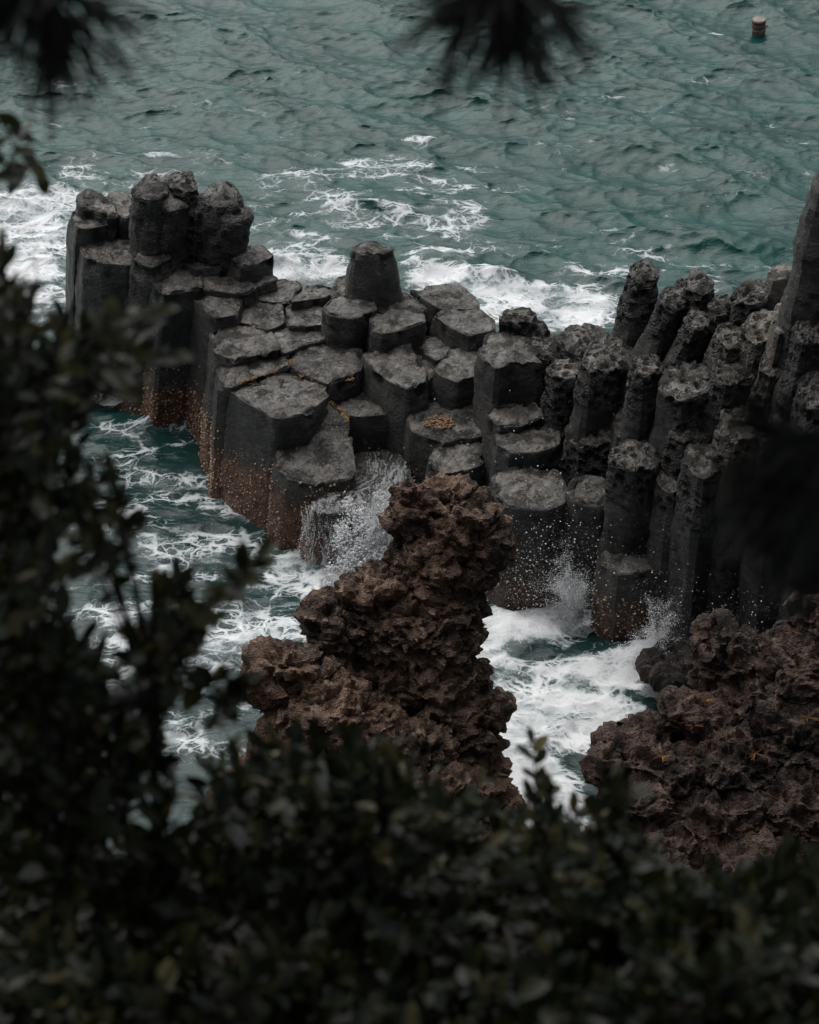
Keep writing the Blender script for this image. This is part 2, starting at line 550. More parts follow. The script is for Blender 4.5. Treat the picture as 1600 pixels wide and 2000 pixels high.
# foam patches on the water: (px, py, half width px, half height px, turn deg, amount)
FOAM = [
    (600, 390, 520, 130, 0, 0.27), (1230, 520, 330, 100, 0, 0.28), (320, 1100, 380, 330, 0, 0.30), (400, 240, 500, 90, 0, 0.17), (1300, 300, 500, 160, 0, 0.17),
    (60, 440, 190, 90, 0, 0.75), (30, 540, 130, 90, 0, 0.85), (140, 350, 130, 55, 0, 0.38), (300, 330, 190, 35, 0, 0.33), (20, 620, 110, 80, 0, .7),
    (430, 315, 90, 26, -8, 0.35), (560, 350, 110, 32, 8, 0.52), (740, 322, 130, 26, 4, 0.55), (850, 360, 60, 45, -60, 0.45),
    (700, 420, 170, 34, -16, 0.55), (880, 430, 90, 60, -30, 0.5), (580, 490, 120, 40, 12, 0.52), (560, 525, 110, 30, 0, 0.86), (640, 530, 60, 24, 0, .85),
    (860, 515, 90, 24, 14, 0.72), (860, 545, 80, 20, 0, .9), (960, 560, 90, 30, -18, 0.74), (1060, 600, 170, 44, 0, 0.78), (1120, 560, 130, 40, 0, 0.5),
    (1000, 480, 110, 34, 0, 0.34), (1180, 520, 110, 30, -10, 0.42), (1400, 560, 90, 24, -10, 0.40), (1180, 470, 70, 20, 0, 0.30),
    (1290, 480, 70, 20, 20, 0.28), (820, 273, 34, 7, 8, 0.80), (690, 415, 30, 40, 40, .6), (1320, 380, 40, 14, 0, .25), (1500, 500, 60, 20, 0, .32),
    (110, 165, 46, 8, 0, .42), (220, 290, 60, 12, 0, .3), (330, 215, 30, 10, 0, .34), (1100, 235, 30, 8, 0, .3), (1400, 62, 22, 5, 0, .5),
    # channel on the left of the terrace
    (200, 745, 80, 26, 0, 0.72), (300, 850, 160, 90, 0, 0.42), (350, 920, 150, 60, 10, 0.5), (470, 990, 110, 50, 20, 0.6),
    (330, 1010, 200, 70, 0, 0.5), (420, 1080, 200, 70, 0, 0.56), (590, 1110, 80, 50, 0, 0.80), (650, 1160, 70, 60, 0, 0.97), (520, 1180, 150, 60, 0, 0.52),
    (330, 1250, 260, 110, 0, 0.6), (500, 1280, 130, 50, 0, 0.55), (300, 1430, 260, 90, 0, 0.52), (560, 1240, 60, 60, 60, .62),
    (400, 815, 60, 16, 0, .5), (440, 960, 90, 20, 12, .55),
    # channel on the right between terrace wall and near rocks
    (1010, 1230, 120, 50, -8, 1.0), (1080, 1190, 100, 40, -25, .95), (960, 1300, 70, 60, 0, .85), (1060, 1260, 90, 30, 25, .62), (1230, 1320, 170, 34, 0, 1.0), (1130, 1330, 180, 36, 0, 0.72),
    (1080, 1400, 200, 70, -12, 0.88), (1000, 1470, 120, 80, 0, 0.90), (1040, 1570, 120, 90, 0, 1.0), (1290, 1270, 70, 50, 0, 0.95), (1160, 1290, 110, 30, 15, 0.42),
    (1440, 1215, 120, 30, 0, 0.7),
]

def foam_amount(x, y):
    a = np.zeros_like(x)
    for (px, py, rx, ry, rot, am) in FOAM:
        c = at_z(px, py, 0)
        d = math.sqrt(c[1] ** 2 + CAM_H ** 2)
        sx = rx / FPX * d
        sy = ry / FPX * d / (CAM_H / d)
        u = (x - c[0]); v = (y - c[1])
        ct, st = math.cos(R(rot)), math.sin(R(rot))
        uu = (u * ct + v * st) / sx
        vv = (-u * st + v * ct) / sy
        q = uu * uu + vv * vv
        a = np.maximum(a, am * (1 - sstep(0.25, 1.75, q)))
    return a

def axis(lo, hi, step, far_lo, far_hi, g=1.12):
    mid = list(np.arange(lo, hi, step))
    L, s, x = [], step, lo
    while x > far_lo:
        s *= g; x -= s; L.append(x)
    U, s, x = [], step, mid[-1]
    while x < far_hi:
        s *= g; x += s; U.append(x)
    return np.array(L[::-1] + mid + U)

X = axis(-15.5, 16.0, 0.062, -4500, 4500)
Y = axis(23.5, 78.0, 0.072, 4, 7000)
GX, GY = np.meshgrid(X, Y, indexing='ij')
gx, gy = GX.ravel(), GY.ravel()
fade = (1 - sstep(22, 60, np.abs(gx))) * (1 - sstep(95, 190, gy))
calm = 1.0 - 0.45 * (1 - sstep(33, 46, gy))
h1, dx1, dy1 = [samp(F, 41.0, gx + 3.0, gy) for F in W1]
h2, dx2, dy2 = [samp(F, 13.3, gx, gy) for F in W2]
P2 = np.stack([gx, gy, np.zeros_like(gx)], 1)
gust = 0.75 + 0.5 * vnoise(P2 * 0.11, 5)
am = foam_amount(gx, gy)
am = np.clip(am + 0.20 * fbm(P2 * 0.45, 3, 9) * (am > 0.01), 0, 1.05)
crest = sstep(0.27, 0.42, h1 * gust) * 0.34
am = np.maximum(am, crest * fade * sstep(30, 50, gy))
gz = (h1 * gust * calm + h2 * (0.6 + 0.4 * gust)) * fade
gz += 0.07 * sstep(0.45, 1.0, am) * (0.5 + fbm(P2 * 2.2, 3, 21)) * fade
# a few distinct swells: rising water behind the terrace, a hump in the left channel, a breaking crest
for (px, py, rx, ry, rot, hh) in [(770, 400, 120, 26, 0, 0.30), (1420, 480, 120, 22, -14, 0.38), (830, 520, 90, 16, 16, 0.32), (950, 545, 80, 16, -20, 0.30),
                                  (330, 830, 120, 30, 10, 0.25), (1000, 1240, 110, 40, -30, 0.35), (560, 520, 110, 18, 0, 0.3), (590, 1240, 40, 60, 20, .2), (200, 740, 70, 14, 0, .4), (1250, 1290, 90, 30, 0, .3)]:
    c = at_z(px, py, 0); d = math.sqrt(c[1] ** 2 + CAM_H ** 2)
    sx = rx / FPX * d; sy = ry / FPX * d / (CAM_H / d)
    ct, st = math.cos(R(rot)), math.sin(R(rot))
    uu = ((gx - c[0]) * ct + (gy - c[1]) * st) / sx
    vv = (-(gx - c[0]) * st + (gy - c[1]) * ct) / sy
    gz += hh * np.exp(-(uu ** 2 + vv ** 2))
ch = 1.25 * fade
V = np.stack([gx - ch * (dx1 * calm + dx2), gy - ch * (dy1 * calm + dy2), gz], 1)
nx, ny = len(X), len(Y)
I = np.arange(nx * ny).reshape(nx, ny)
Fq = np.stack([I[:-1, :-1].ravel(), I[1:, :-1].ravel(), I[1:, 1:].ravel(), I[:-1, 1:].ravel()], 1)
me = pydata('sea', V, Fq)
fattr(me, 'foam', am)
link('sea', me, M_SEA, kind='structure')
print('sea quads', len(Fq))

# ------------------------------------------------------------------ basalt columns
def resample(P, M):
    P = np.vstack([P, P[:1]])
    d = np.hypot(*np.diff(P, axis=0).T)
    s = np.concatenate([[0], np.cumsum(d)])
    q = np.linspace(0, s[-1], M, endpoint=False)
    return np.stack([np.interp(q, s, P[:, 0]), np.interp(q, s, P[:, 1])], 1)

def chaikin(P, r=0.16, it=2):
    for _ in range(it):
        Q = []
        n = len(P)
        for i in range(n):
            a, b = P[i], P[(i + 1) % n]
            Q.append(a * (1 - r) + b * r)
            Q.append(a * r + b * (1 - r))
        P = np.array(Q)
        r = 0.25
    return P

SIDE_PTS = []     # samples on side faces, for the barnacles
colseed = [0]

def column(poly, z, parent, style='flat', tilt=0.0, tiltx=0.0, lean=None, taper=0.0, zb=-1.1, rust=0.0, pale=0.0, label=None, name='column', dome=0.012, rim=0.035, wobble=1.0, puddle=-.35):
    colseed[0] += 1
    h2_ = .5
    if style == 'cap':
        hh_ = math.sin(colseed[0] * 12.9898) * 43758.5453 % 1.0; h2_ = math.sin(colseed[0] * 78.233) * 12543.13 % 1.0
        tilt = tilt - .05 + .45 * hh_; tiltx = tiltx + .6 * (h2_ - .5)
    sd_ = colseed[0] * 7
    poly = np.array(poly, float)
    zi = np.full(len(poly), float(z))
    for _ in range(5):
        W = np.array([at_z(px, py, zz) for (px, py), zz in zip(poly, zi)])
        c = W.mean(0)
        zi = z + tilt * (W[:, 1] - c[1]) + tiltx * (W[:, 0] - c[0])
    P = W[:, :2]
    area = 0.5 * np.sum(P[:, 0] * np.roll(P[:, 1], -1) - P[:, 1] * np.roll(P[:, 0], -1))
    if area < 0:
        P = P[::-1]
    c = P.mean(0)
    P = chaikin(P, {'flat': 0.05, 'cap': 0.04}.get(style, 0.10), 1 if style in ('flat', 'cap') else 2)
    P = c + (P - c) * (1 + 0.022 / np.hypot(*(P - c).T).mean())
    per = np.hypot(*(np.roll(P, -1, axis=0) - P).T).sum()
    fine = 0.042 if style in ('pit', 'cap') else 0.056
    M = int(np.clip(per / fine, 40, 140))
    P = resample(P, M)
    rad = P - c
    rl = np.hypot(*rad.T)
    tg = np.roll(P, -1, axis=0) - np.roll(P, 1, axis=0)
    tg /= np.hypot(*tg.T)[:, None] + 1e-9
    nr = np.stack([tg[:, 1], -tg[:, 0]], 1)
    if lean is None:
        lx = np.interp(c[0], [-8, -2, 3, 9], [-0.13, -0.10, -0.02, 0.0])
        lean = (lx, 0.0)
    knob = style in ('knob', 'pit', 'cap')
    CH = 0.0; PF = 1.0; PU = 0.0
    if style == 'cap': rim = max(rim, 0.07)
    elif knob: rim = max(rim, 0.12)
    rows = []
    phi = []
    NT_ = 11
    rm = rl.mean()
    for k in range(1, NT_ + 1):
        s = k / NT_
        f = s * (1 - rim / rm)
        q = c + rad * f
        zz = z + tilt * (q[:, 1] - c[1]) + tiltx * (q[:, 0] - c[0]) + dome * (1 - s * s)
        rows.append(np.column_stack([q, zz])); phi.append(0.0)
    for a in (20, 42, 65, 88):
        a = R(a)
        q = c + rad * (1 - rim / rm) + nr * (math.sin(a) * rim)
        zz = z + tilt * (q[:, 1] - c[1]) + tiltx * (q[:, 0] - c[0]) - rim * (1 - math.cos(a))
        rows.append(np.column_stack([q, zz])); phi.append(a)
    edge = rows[-1].copy()
    H = edge[:, 2].mean() - zb
    step = 0.05 if style in ('pit', 'cap') else 0.085
    n = max(4, int(H / step))
    for k in range(1, n + 1):
        d = (edge[:, 2] - zb) * (k / n)
        ex = (0.03 if style != 'cap' else 0.07) * sstep(0.0, 0.45 if style != 'cap' else 1.3, d) + taper * d
        q = edge[:, :2] + nr * ex[:, None] + np.array(lean)[None, :] * d[:, None]
        rows.append(np.column_stack([q, edge[:, 2] - d])); phi.append(math.pi / 2)
    nrw = len(rows)
    A = np.concatenate([np.array([[c[0], c[1], z + dome]])] + rows)
    ph = np.concatenate([[0.0]] + [np.full(M, p) for p in phi])
    NR = np.concatenate([[[0, 0]]] + [nr] * nrw)
    N3 = np.column_stack([NR * np.sin(ph)[:, None], np.cos(ph)])
    off = np.array([sd_ * 3.1, sd_ * 1.7, sd_ * 0.9])
    Q = A + off
    side = np.sin(ph)
    big = fbm(Q * 0.9, 2, sd_) * ({'flat': 0.05, 'cap': 0.09}.get(style, 0.17)) * wobble
    med = fbm(Q * 3.3, 3, sd_ + 3) * ({'flat': 0.022, 'cap': 0.035}.get(style, 0.06))
    D = big * (0.5 + 0.5 * side) + med
    # eroded rim: chips and shallow dish with a raised hem, as on the wet tops
    if style == 'flat':
        s = np.concatenate([[0]] + [np.full(M, min(1.0, (k + 1) / NT_)) for k in range(nrw)])
        chip = sstep(0.05, 0.65, fbm(Q * 2.1, 3, sd_ + 9)) * (sstep(0.7, 1.0, s)) * (1 - sstep(0.2, 0.5, (z - A[:, 2])))
        D -= 0.11 * chip
        CH = chip
        dish = fbm(Q * 1.3, 2, sd_ + 12)
        D += np.where(ph == 0, 0.03 * dish, 0)
        PU = np.where(ph == 0, sstep(0.06, 0.16, dish - .25 * s ** 4 + puddle), 0) if puddle > -1 else 0.0
        fl_ = fbm(Q * 1.7 + 0.6 * np.stack([vnoise(Q * 4, 91), vnoise(Q * 4, 92), vnoise(Q * 4, 93)], 1), 3, sd_ + 21) * 4.0
        D += np.where(ph < .5, 0.020 * (np.floor(fl_) + sstep(.75, 1.0, fl_ - np.floor(fl_))) * (1 - PU), 0)
        rdg = fbm(Q * np.array([2.0, 2.0, 9.0]), 2, sd_ + 5)
        D += 0.018 * rdg * side * wobble ** 2
    if knob:
        w = worley(Q * (6.4 if style != 'knob' else 3.6) + 0.35 * np.stack([vnoise(Q * 3, 1), vnoise(Q * 3, 2), vnoise(Q * 3, 3)], 1), sd_)
        pits = 1 - sstep(0.15, 0.55, w)
        amt = (0.08 + 0.09 * h2_) if style != 'knob' else 0.09
        if style == 'cap':
            amt = amt * sstep(1.15, 0.45, (z - A[:, 2]) + 1.1 * vnoise(Q * 0.8, 77) + 0.3 * vnoise(Q * 3.0, 78))
        if style == 'knob':
            amt = amt * sstep(0.9, 0.2, z - A[:, 2])
        D -= amt * pits
        PF = np.clip(amt / .13, 0, 1) if style == 'cap' else 1.0
        D += 0.03 * fbm(Q * 8.0, 2, sd_ + 15) * (PF if style == 'cap' else 1)
    A = A + N3 * D[:, None]
    faces = []
    idx = np.arange(M)
    nx_ = (idx + 1) % M
    quads = [np.column_stack([1 + idx, 1 + k * 0 + nx_, 1 + nx_, 1 + idx]) for k in range(0)]
    Fq = []
    for k in range(nrw - 1):
        a0 = 1 + k * M; b0 = 1 + (k + 1) * M
        Fq.append(np.column_stack([a0 + idx, b0 + idx, b0 + nx_, a0 + nx_]))
    Fq = np.concatenate(Fq)
    tri = np.column_stack([np.zeros(M, int), 1 + idx, 1 + nx_])
    allf = [tuple(t) for t in tri.tolist()] + [tuple(q) for q in Fq.tolist()]
    loc = np.array(parent.location)
    me = bpy.data.meshes.new(name)
    me.from_pydata((A - loc).tolist(), [], allf)
    me.polygons.foreach_set('use_smooth', [True] * len(me.polygons))
    me.update()
    me.set_sharp_from_angle(angle=R(26))
    fattr(me, 'rust', np.full(len(A), rust))
    fattr(me, 'pale', np.full(len(A), pale))
    fattr(me, 'pits', (np.zeros(len(A)) + PF) * {'flat': 0.15, 'knob': 0.5, 'pit': 1.0, 'cap': .9}[style])
    fattr(me, 'chip', np.zeros(len(A)) + CH)
    fattr(me, 'puddle', np.zeros(len(A)) + PU)
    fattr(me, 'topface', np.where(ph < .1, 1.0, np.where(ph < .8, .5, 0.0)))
    if rust > 0:
        sel = (ph > 1.5) & (A[:, 2] > -0.15) & (A[:, 2] < 1.9)
        pts = A[sel]; nn = N3[sel]
        wgt = rust * (1 - sstep(0.7, 1.9, pts[:, 2] + 0.5 * vnoise(pts * 1.2, 4)))
        for _ in range(3):
            keep = rng.random(len(pts)) < wgt * 0.6
            jj = rng.normal(0, .03, (keep.sum(), 3)); nk = nn[keep]
            jj -= nk * (jj * nk).sum(1)[:, None]
            SIDE_PTS.append(np.hstack([pts[keep] + jj, nk]))
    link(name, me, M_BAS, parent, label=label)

cluster = empty('basalt_cluster', at_z(300, 500, 0), 'cluster of tall rounded black basalt columns rising at the seaward end of the terrace', 'rock formation')
terrace = empty('basalt_terrace', at_z(640, 800, 0), 'stepped pavement of flat wet six-sided basalt column tops with orange crust in the joints', 'rock formation')
wall = empty('basalt_cliff', at_z(1300, 1100, 0), 'dark cliff of upright pitted basalt columns joining the flat terrace above white surf', 'rock formation')

# --- cluster
T = cluster
column([(137, 412), (153, 401), (209, 409), (218, 420), (215, 436), (175, 444), (150, 444)], 3.85, T, 'flat', rust=.6, wobble=.7)
column([(157, 396), (160, 375), (174, 369), (206, 375), (228, 397), (232, 420), (216, 412)], 4.15, T, 'knob', rim=.05)
column([(206, 392), (214, 376), (262, 377), (275, 416), (245, 424), (222, 410)], 4.0, T, 'flat')
column([(153, 473), (170, 455), (219, 452), (269, 462), (262, 500), (253, 516), (203, 512), (166, 500)], 3.45, T, 'flat', rust=.6)
column([(268, 380), (266, 360), (278, 344), (302, 338), (332, 345), (330, 372), (300, 388)], 5.0, T, 'knob', dome=.08)
column([(328, 352), (333, 338), (350, 329), (372, 329), (382, 345), (383, 368), (350, 372)], 5.05, T, 'pit', dome=.06)
column([(294, 396), (302, 370), (324, 357), (352, 361), (374, 378), (368, 400), (328, 408)], 4.75, T, 'knob', dome=.12, taper=.03)
column([(352, 390), (370, 371), (398, 372), (410, 388), (400, 412), (365, 412)], 4.6, T, 'pit', dome=.08)
column([(390, 378), (404, 354), (430, 346), (456, 352), (468, 370), (466, 395), (430, 400), (400, 394)], 4.75, T, 'knob', dome=.1)
column([(392, 415), (402, 397), (430, 387), (462, 389), (480, 400), (487, 416), (464, 428), (430, 426)], 4.5, T, 'knob', dome=.06, rim=.12, label='broad square-shouldered black column front right of the cluster')
column([(256, 500), (266, 470), (319, 455), (362, 447), (368, 474), (346, 488), (296, 520)], 3.75, T, 'knob', rust=.5)
column([(345, 500), (372, 476), (424, 478), (440, 500), (436, 517), (381, 524)], 3.5, T, 'flat', dome=-.03)
column([(450, 503), (487, 478), (517, 480), (535, 498), (503, 513), (469, 518)], 3.65, T, 'flat')
column([(284, 532), (319, 518), (391, 528), (396, 562), (319, 575), (300, 555)], 3.35, T, 'flat', rust=1)

# --- terrace
T = terrace
column([(397, 531), (444, 524), (505, 556), (482, 573), (398, 563)], 3.3, T, puddle=.1, dome=-.03)
column([(455, 518), (500, 515), (545, 543), (505, 558), (470, 538)], 3.25, T)
column([(379, 582), (400, 566), (475, 574), (475, 590), (462, 613), (422, 620), (403, 607)], 3.15, T, rust=1)
column([(492, 580), (528, 548), (584, 541), (588, 560), (566, 588), (528, 589)], 3.0, T, puddle=.1, dome=-.02)
column([(462, 628), (481, 592), (506, 584), (553, 594), (557, 631), (525, 642)], 2.95, T, puddle=.1)
column([(557, 596), (590, 588), (633, 594), (632, 634), (562, 637)], 2.95, T, puddle=.1, dome=-.02)
column([(566, 588), (597, 560), (622, 554), (655, 558), (649, 576), (596, 584)], 3.15, T)
column([(531, 648), (625, 637), (640, 662), (594, 671), (554, 688)], 2.82, T, puddle=.1)
column([(412, 655), (418, 634), (459, 625), (525, 643), (550, 681), (453, 701), (419, 685)], 2.9, T, rust=1)
column([(425, 716), (494, 697), (552, 688), (566, 714), (475, 744), (447, 755), (428, 750)], 2.68, T, rust=1, tilt=.05)
column([(556, 689), (606, 669), (650, 660), (705, 670), (714, 705), (700, 724), (640, 748), (597, 729), (567, 712)], 2.7, T, rim=.05)
column([(447, 760), (556, 728), (637, 748), (641, 771), (600, 808), (540, 816), (482, 784)], 2.6, T, puddle=-.15, rust=1, label='largest flat column top at the terrace corner above the rusty band')
column([(640, 797), (676, 817), (697, 918), (687, 930), (612, 941), (560, 929), (535, 905), (546, 853)], 1.85, T, rust=1, tilt=.38, label='forward-sloping column top beside the small cascade')
column([(706, 690), (738, 675), (795, 670), (832, 720), (834, 742), (798, 758), (760, 742), (733, 722)], 2.85, T, tilt=.05, lean=(-.05, -.1))
column([(795, 668), (812, 676), (848, 722), (838, 745), (826, 716)], 2.66, T, puddle=.1)
column([(643, 786), (680, 748), (741, 744), (793, 792), (757, 807), (725, 810), (678, 813)], 2.15, T, rust=.35)
column([(848, 720), (881, 681), (931, 680), (940, 731), (894, 745), (862, 733)], 2.85, T)
column([(806, 675), (825, 655), (885, 660), (897, 687), (853, 704)], 2.78, T, puddle=.1)
column([(845, 611), (900, 594), (937, 602), (966, 625), (962, 642), (919, 654), (887, 640), (862, 624)], 3.2, T, rim=.05)
column([(797, 563), (850, 555), (905, 560), (936, 590), (936, 602), (862, 602), (840, 590)], 3.2, T)
column([(733, 577), (775, 560), (800, 570), (829, 598), (828, 612), (790, 606), (735, 604)], 3.2, T, 'knob', dome=0)
column([(722, 620), (741, 606), (794, 599), (831, 614), (831, 626), (794, 640), (747, 649), (728, 642)], 3.3, T, rim=.05)
column([(634, 600), (650, 578), (694, 571), (731, 584), (735, 602), (691, 621), (643, 614)], 3.4, T, rim=.05)
column([(652, 562), (667, 535), (688, 530), (694, 565), (672, 580), (655, 581)], 3.35, T, 'knob')
column([(790, 800), (835, 783), (905, 783), (950, 800), (945, 850), (860, 862), (800, 838)], 2.2, T, rust=.4, tilt=.12, label='column top with a round orange lichen patch')
column([(837, 892), (860, 866), (905, 852), (938, 868), (941, 905), (900, 921), (865, 925)], 1.95, T, rust=.5, tilt=.15)
column([(905, 785), (940, 742), (962, 760), (962, 830), (930, 862)], 2.05, T, 'knob')
# the free-standing stump is a column broken off higher than its neighbours
column([(686, 484), (702, 473), (735, 471), (762, 474), (768, 483), (755, 492), (722, 495), (692, 492)], 4.35, T, 'flat', taper=.145, zb=2.7, lean=(0, 0), rim=.07, wobble=.8, label='lone flat-topped stump standing tallest on the terrace')
# low shelf under the cascade
column([(690, 950), (688, 900), (700, 875), (790, 870), (806, 930), (800, 985), (740, 1000)], 1.28, T, 'flat', zb=-1, name='shelf', tilt=.05)
column([(597, 986), (600, 958), (640, 940), (700, 930), (712, 985), (690, 1004), (625, 1000)], 1.25, T, 'flat', zb=-1, name='shelf', rust=.6, wobble=.6)

# --- cliff
T = wall
column([(933, 688), (950, 650), (997, 646), (1032, 661), (1036, 687), (1062, 708), (1002, 706), (970, 718), (948, 702)], 3.7, T, rim=.05)
column([(975, 620), (1000, 603), (1032, 599), (1048, 609), (1042, 626), (1004, 630)], 4.0, T, 'cap', rim=.05)
column([(1010, 630), (1048, 618), (1072, 645), (1056, 664), (1015, 660)], 3.7, T, 'cap')
column([(1033, 668), (1080, 650), (1125, 655), (1130, 690), (1085, 700), (1045, 692)], 3.6, T, 'cap', rim=.05)
column([(1085, 655), (1120, 630), (1175, 627), (1195, 650), (1165, 682), (1110, 684)], 3.95, T, 'cap', rim=.2, dome=.06)
column([(1066, 718), (1081, 700), (1137, 695), (1142, 730), (1091, 737)], 3.85, T, 'cap', rim=.05, dome=0)
column([(1136, 706), (1158, 668), (1190, 650), (1226, 662), (1236, 700), (1195, 722), (1150, 722)], 4.4, T, 'cap', dome=.1)
column([(950, 805), (966, 794), (1047, 789), (1062, 812), (1025, 829), (975, 832)], 2.85, T)
column([(966, 848), (981, 837), (1069, 830), (1095, 846), (1094, 866), (1044, 882), (997, 882), (972, 867)], 2.7, T)
column([(1058, 820), (1075, 785), (1112, 790), (1118, 830), (1090, 850)], 2.75, T, 'cap', rim=.05)
column([(1103, 832), (1116, 808), (1200, 812), (1214, 850), (1180, 864), (1130, 867), (1105, 852)], 3.1, T, 'cap', rim=.05, dome=0)
column([(962, 927), (1000, 911), (1087, 917), (1104, 947), (1104, 978), (1069, 993), (990, 988), (966, 960)], 2.35, T, rust=.45, tilt=.1, rim=.07)
column([(1106, 958), (1116, 930), (1150, 921), (1185, 925), (1192, 972), (1172, 985), (1130, 980)], 2.45, T, 'flat', rim=.12, tilt=.12)
column([(1192, 897), (1198, 872), (1228, 857), (1290, 853), (1302, 880), (1282, 907), (1235, 915)], 3.65, T, 'cap', lean=(0, .09), rim=.09, dome=.05)
column([(1168, 1094), (1181, 1071), (1212, 1060), (1259, 1062), (1298, 1079), (1302, 1106), (1244, 1118), (1206, 1121)], 1.65, T, rust=.55, label='low column block with a wedge-shaped top standing in the surf', wobble=.5)
column([(1286, 945), (1296, 900), (1325, 875), (1350, 885), (1350, 945), (1312, 966)], 3.3, T, 'cap')
column([(1326, 1004), (1334, 980), (1350, 964), (1382, 964), (1397, 985), (1392, 1012), (1350, 1018)], 2.95, T, 'cap')
column([(1398, 985), (1415, 952), (1450, 935), (1478, 950), (1478, 990), (1440, 1004)], 3.2, T, 'cap')
column([(1475, 940), (1500, 905), (1550, 900), (1570, 930), (1562, 975), (1505, 985)], 3.8, T, 'cap')
column([(1560, 960), (1580, 930), (1640, 925), (1670, 960), (1640, 1000), (1580, 1005)], 4.0, T, 'cap')
column([(1336, 900), (1346, 856), (1390, 840), (1422, 860), (1418, 912), (1370, 932)], 4.0, T, 'cap')
column([(1300, 848), (1318, 808), (1360, 792), (1390, 808), (1384, 850), (1330, 862)], 4.2, T, 'cap')
column([(1200, 800), (1215, 780), (1245, 790), (1260, 840), (1235, 858), (1205, 850)], 3.5, T, 'flat')
column([(1232, 706), (1245, 689), (1275, 683), (1298, 697), (1292, 718), (1257, 737), (1234, 726)], 4.95, T, 'cap', rim=.12, dome=.02)
column([(1290, 760), (1300, 722), (1350, 700), (1385, 715), (1385, 760), (1330, 780)], 4.9, T, 'cap')
column([(1230, 533), (1234, 513), (1250, 504), (1270, 508), (1283, 526), (1280, 543), (1247, 550)], 5.75, T, 'cap', lean=(-.1, 0), dome=.1, taper=.03, label='slim round-topped column standing clear at the left end of the cliff top')
column([(1290, 582), (1300, 561), (1325, 556), (1345, 570), (1344, 592), (1310, 600)], 5.7, T, 'cap', lean=(-.30, 0), dome=.06)
column([(1338, 562), (1340, 540), (1346, 522), (1365, 520), (1386, 535), (1396, 562), (1370, 574)], 5.95, T, 'cap', dome=.14)
column([(1322, 562), (1330, 545), (1350, 540), (1360, 560), (1345, 575)], 5.75, T, 'cap')
column([(1340, 620), (1347, 600), (1375, 597), (1394, 612), (1387, 636), (1352, 640)], 5.6, T, 'cap', lean=(-.30, -.05), rim=.07)
column([(1388, 592), (1400, 573), (1425, 568), (1438, 585), (1431, 608), (1397, 613)], 5.8, T, 'cap', lean=(-.1, 0), dome=.08)
column([(1432, 575), (1450, 546), (1480, 538), (1502, 552), (1505, 578), (1472, 590), (1440, 590)], 6.1, T, 'cap', dome=.1)
column([(1500, 527), (1515, 513), (1540, 512), (1552, 520), (1549, 540), (1507, 543)], 6.45, T, 'flat', pale=1, rim=.06, lean=(-.05, 0))
column([(1392, 730), (1400, 695), (1440, 672), (1472, 690), (1472, 735), (1425, 750)], 5.25, T, 'cap', lean=(-.1, 0))
column([(1395, 655), (1405, 630), (1440, 618), (1470, 635), (1465, 670), (1420, 680)], 5.6, T, 'cap', pale=.4, lean=(-.15, 0))
column([(1450, 640), (1465, 612), (1500, 600), (1530, 615), (1530, 655), (1475, 668)], 5.95, T, 'cap', pale=.8, lean=(-.1, 0))
column([(1480, 720), (1495, 680), (1530, 660), (1562, 675), (1562, 720), (1505, 735)], 5.6, T, 'cap', pale=.5, lean=(-.12, 0))
column([(1505, 620), (1520, 590), (1550, 585), (1570, 600), (1565, 640), (1520, 650)], 6.2, T, 'flat', pale=1, lean=(-.1, 0))
column([(1555, 640), (1572, 610), (1612, 605), (1630, 630), (1610, 665), (1566, 665)], 6.5, T, 'cap', lean=(-.1, 0))
column([(1560, 760), (1575, 720), (1630, 705), (1660, 740), (1640, 790), (1580, 795)], 5.9, T, 'cap')
column([(1400, 840), (1415, 800), (1460, 785), (1495, 805), (1490, 850), (1430, 862)], 4.7, T, 'cap', pale=.5)
column([(1490, 850), (1510, 805), (1560, 795), (1595, 820), (1590, 870), (1520, 885)], 4.9, T, 'cap')
column([(1592, 352), (1602, 334), (1640, 325), (1700, 335), (1710, 365), (1640, 375), (1598, 370)], 8.9, T, 'flat', taper=.05, lean=(-.07, 0), rim=.12, pale=0, label='tallest leaning column cut by the right edge of the photo', wobble=1.9)
column([(1620, 470), (1640, 440), (1720, 440), (1740, 480), (1700, 510), (1640, 505)], 8.0, T, 'cap')
for (cx, cy, zz) in [(1680, 600, 7.2), (1760, 700, 7.0), (1690, 800, 6.0), (1700, 900, 5.0), (1760, 960, 4.8), (1790, 560, 7.8), (1830, 820, 6.2)]:
    column([(cx + 52 * math.cos(a) , cy + 30 * math.sin(a)) for a in np.linspace(0, 2 * math.pi, 6, endpoint=False) + cx], zz, T, 'cap')

# ------------------------------------------------------------------ small scattered pieces
ICO_V = np.array([[0, 0, 1], [.894, 0, .447], [.276, .851, .447], [-.724, .526, .447], [-.724, -.526, .447], [.276, -.851, .447],
                  [.724, .526, -.447], [-.276, .851, -.447], [-.894, 0, -.447], [-.276, -.851, -.447], [.724, -.526, -.447], [0, 0, -1]])
ICO_F = np.array([[0, 1, 2], [0, 2, 3], [0, 3, 4], [0, 4, 5], [0, 5, 1], [1, 6, 2], [2, 7, 3], [3, 8, 4], [4, 9, 5], [5, 10, 1], [2, 6, 7], [3, 7, 8], [4, 8, 9], [5, 9, 10], [1, 10, 6],
                  [6, 11, 7], [7, 11, 8], [8, 11, 9], [9, 11, 10], [10, 11, 6]])

OCT_V = np.array([[0, 0, 1], [1, 0, 0], [0, 1, 0], [-1, 0, 0], [0, -1, 0], [0, 0, -1]], float)
OCT_F = np.array([[0, 1, 2], [0, 2, 3], [0, 3, 4], [0, 4, 1], [5, 2, 1], [5, 3, 2], [5, 4, 3], [5, 1, 4]])

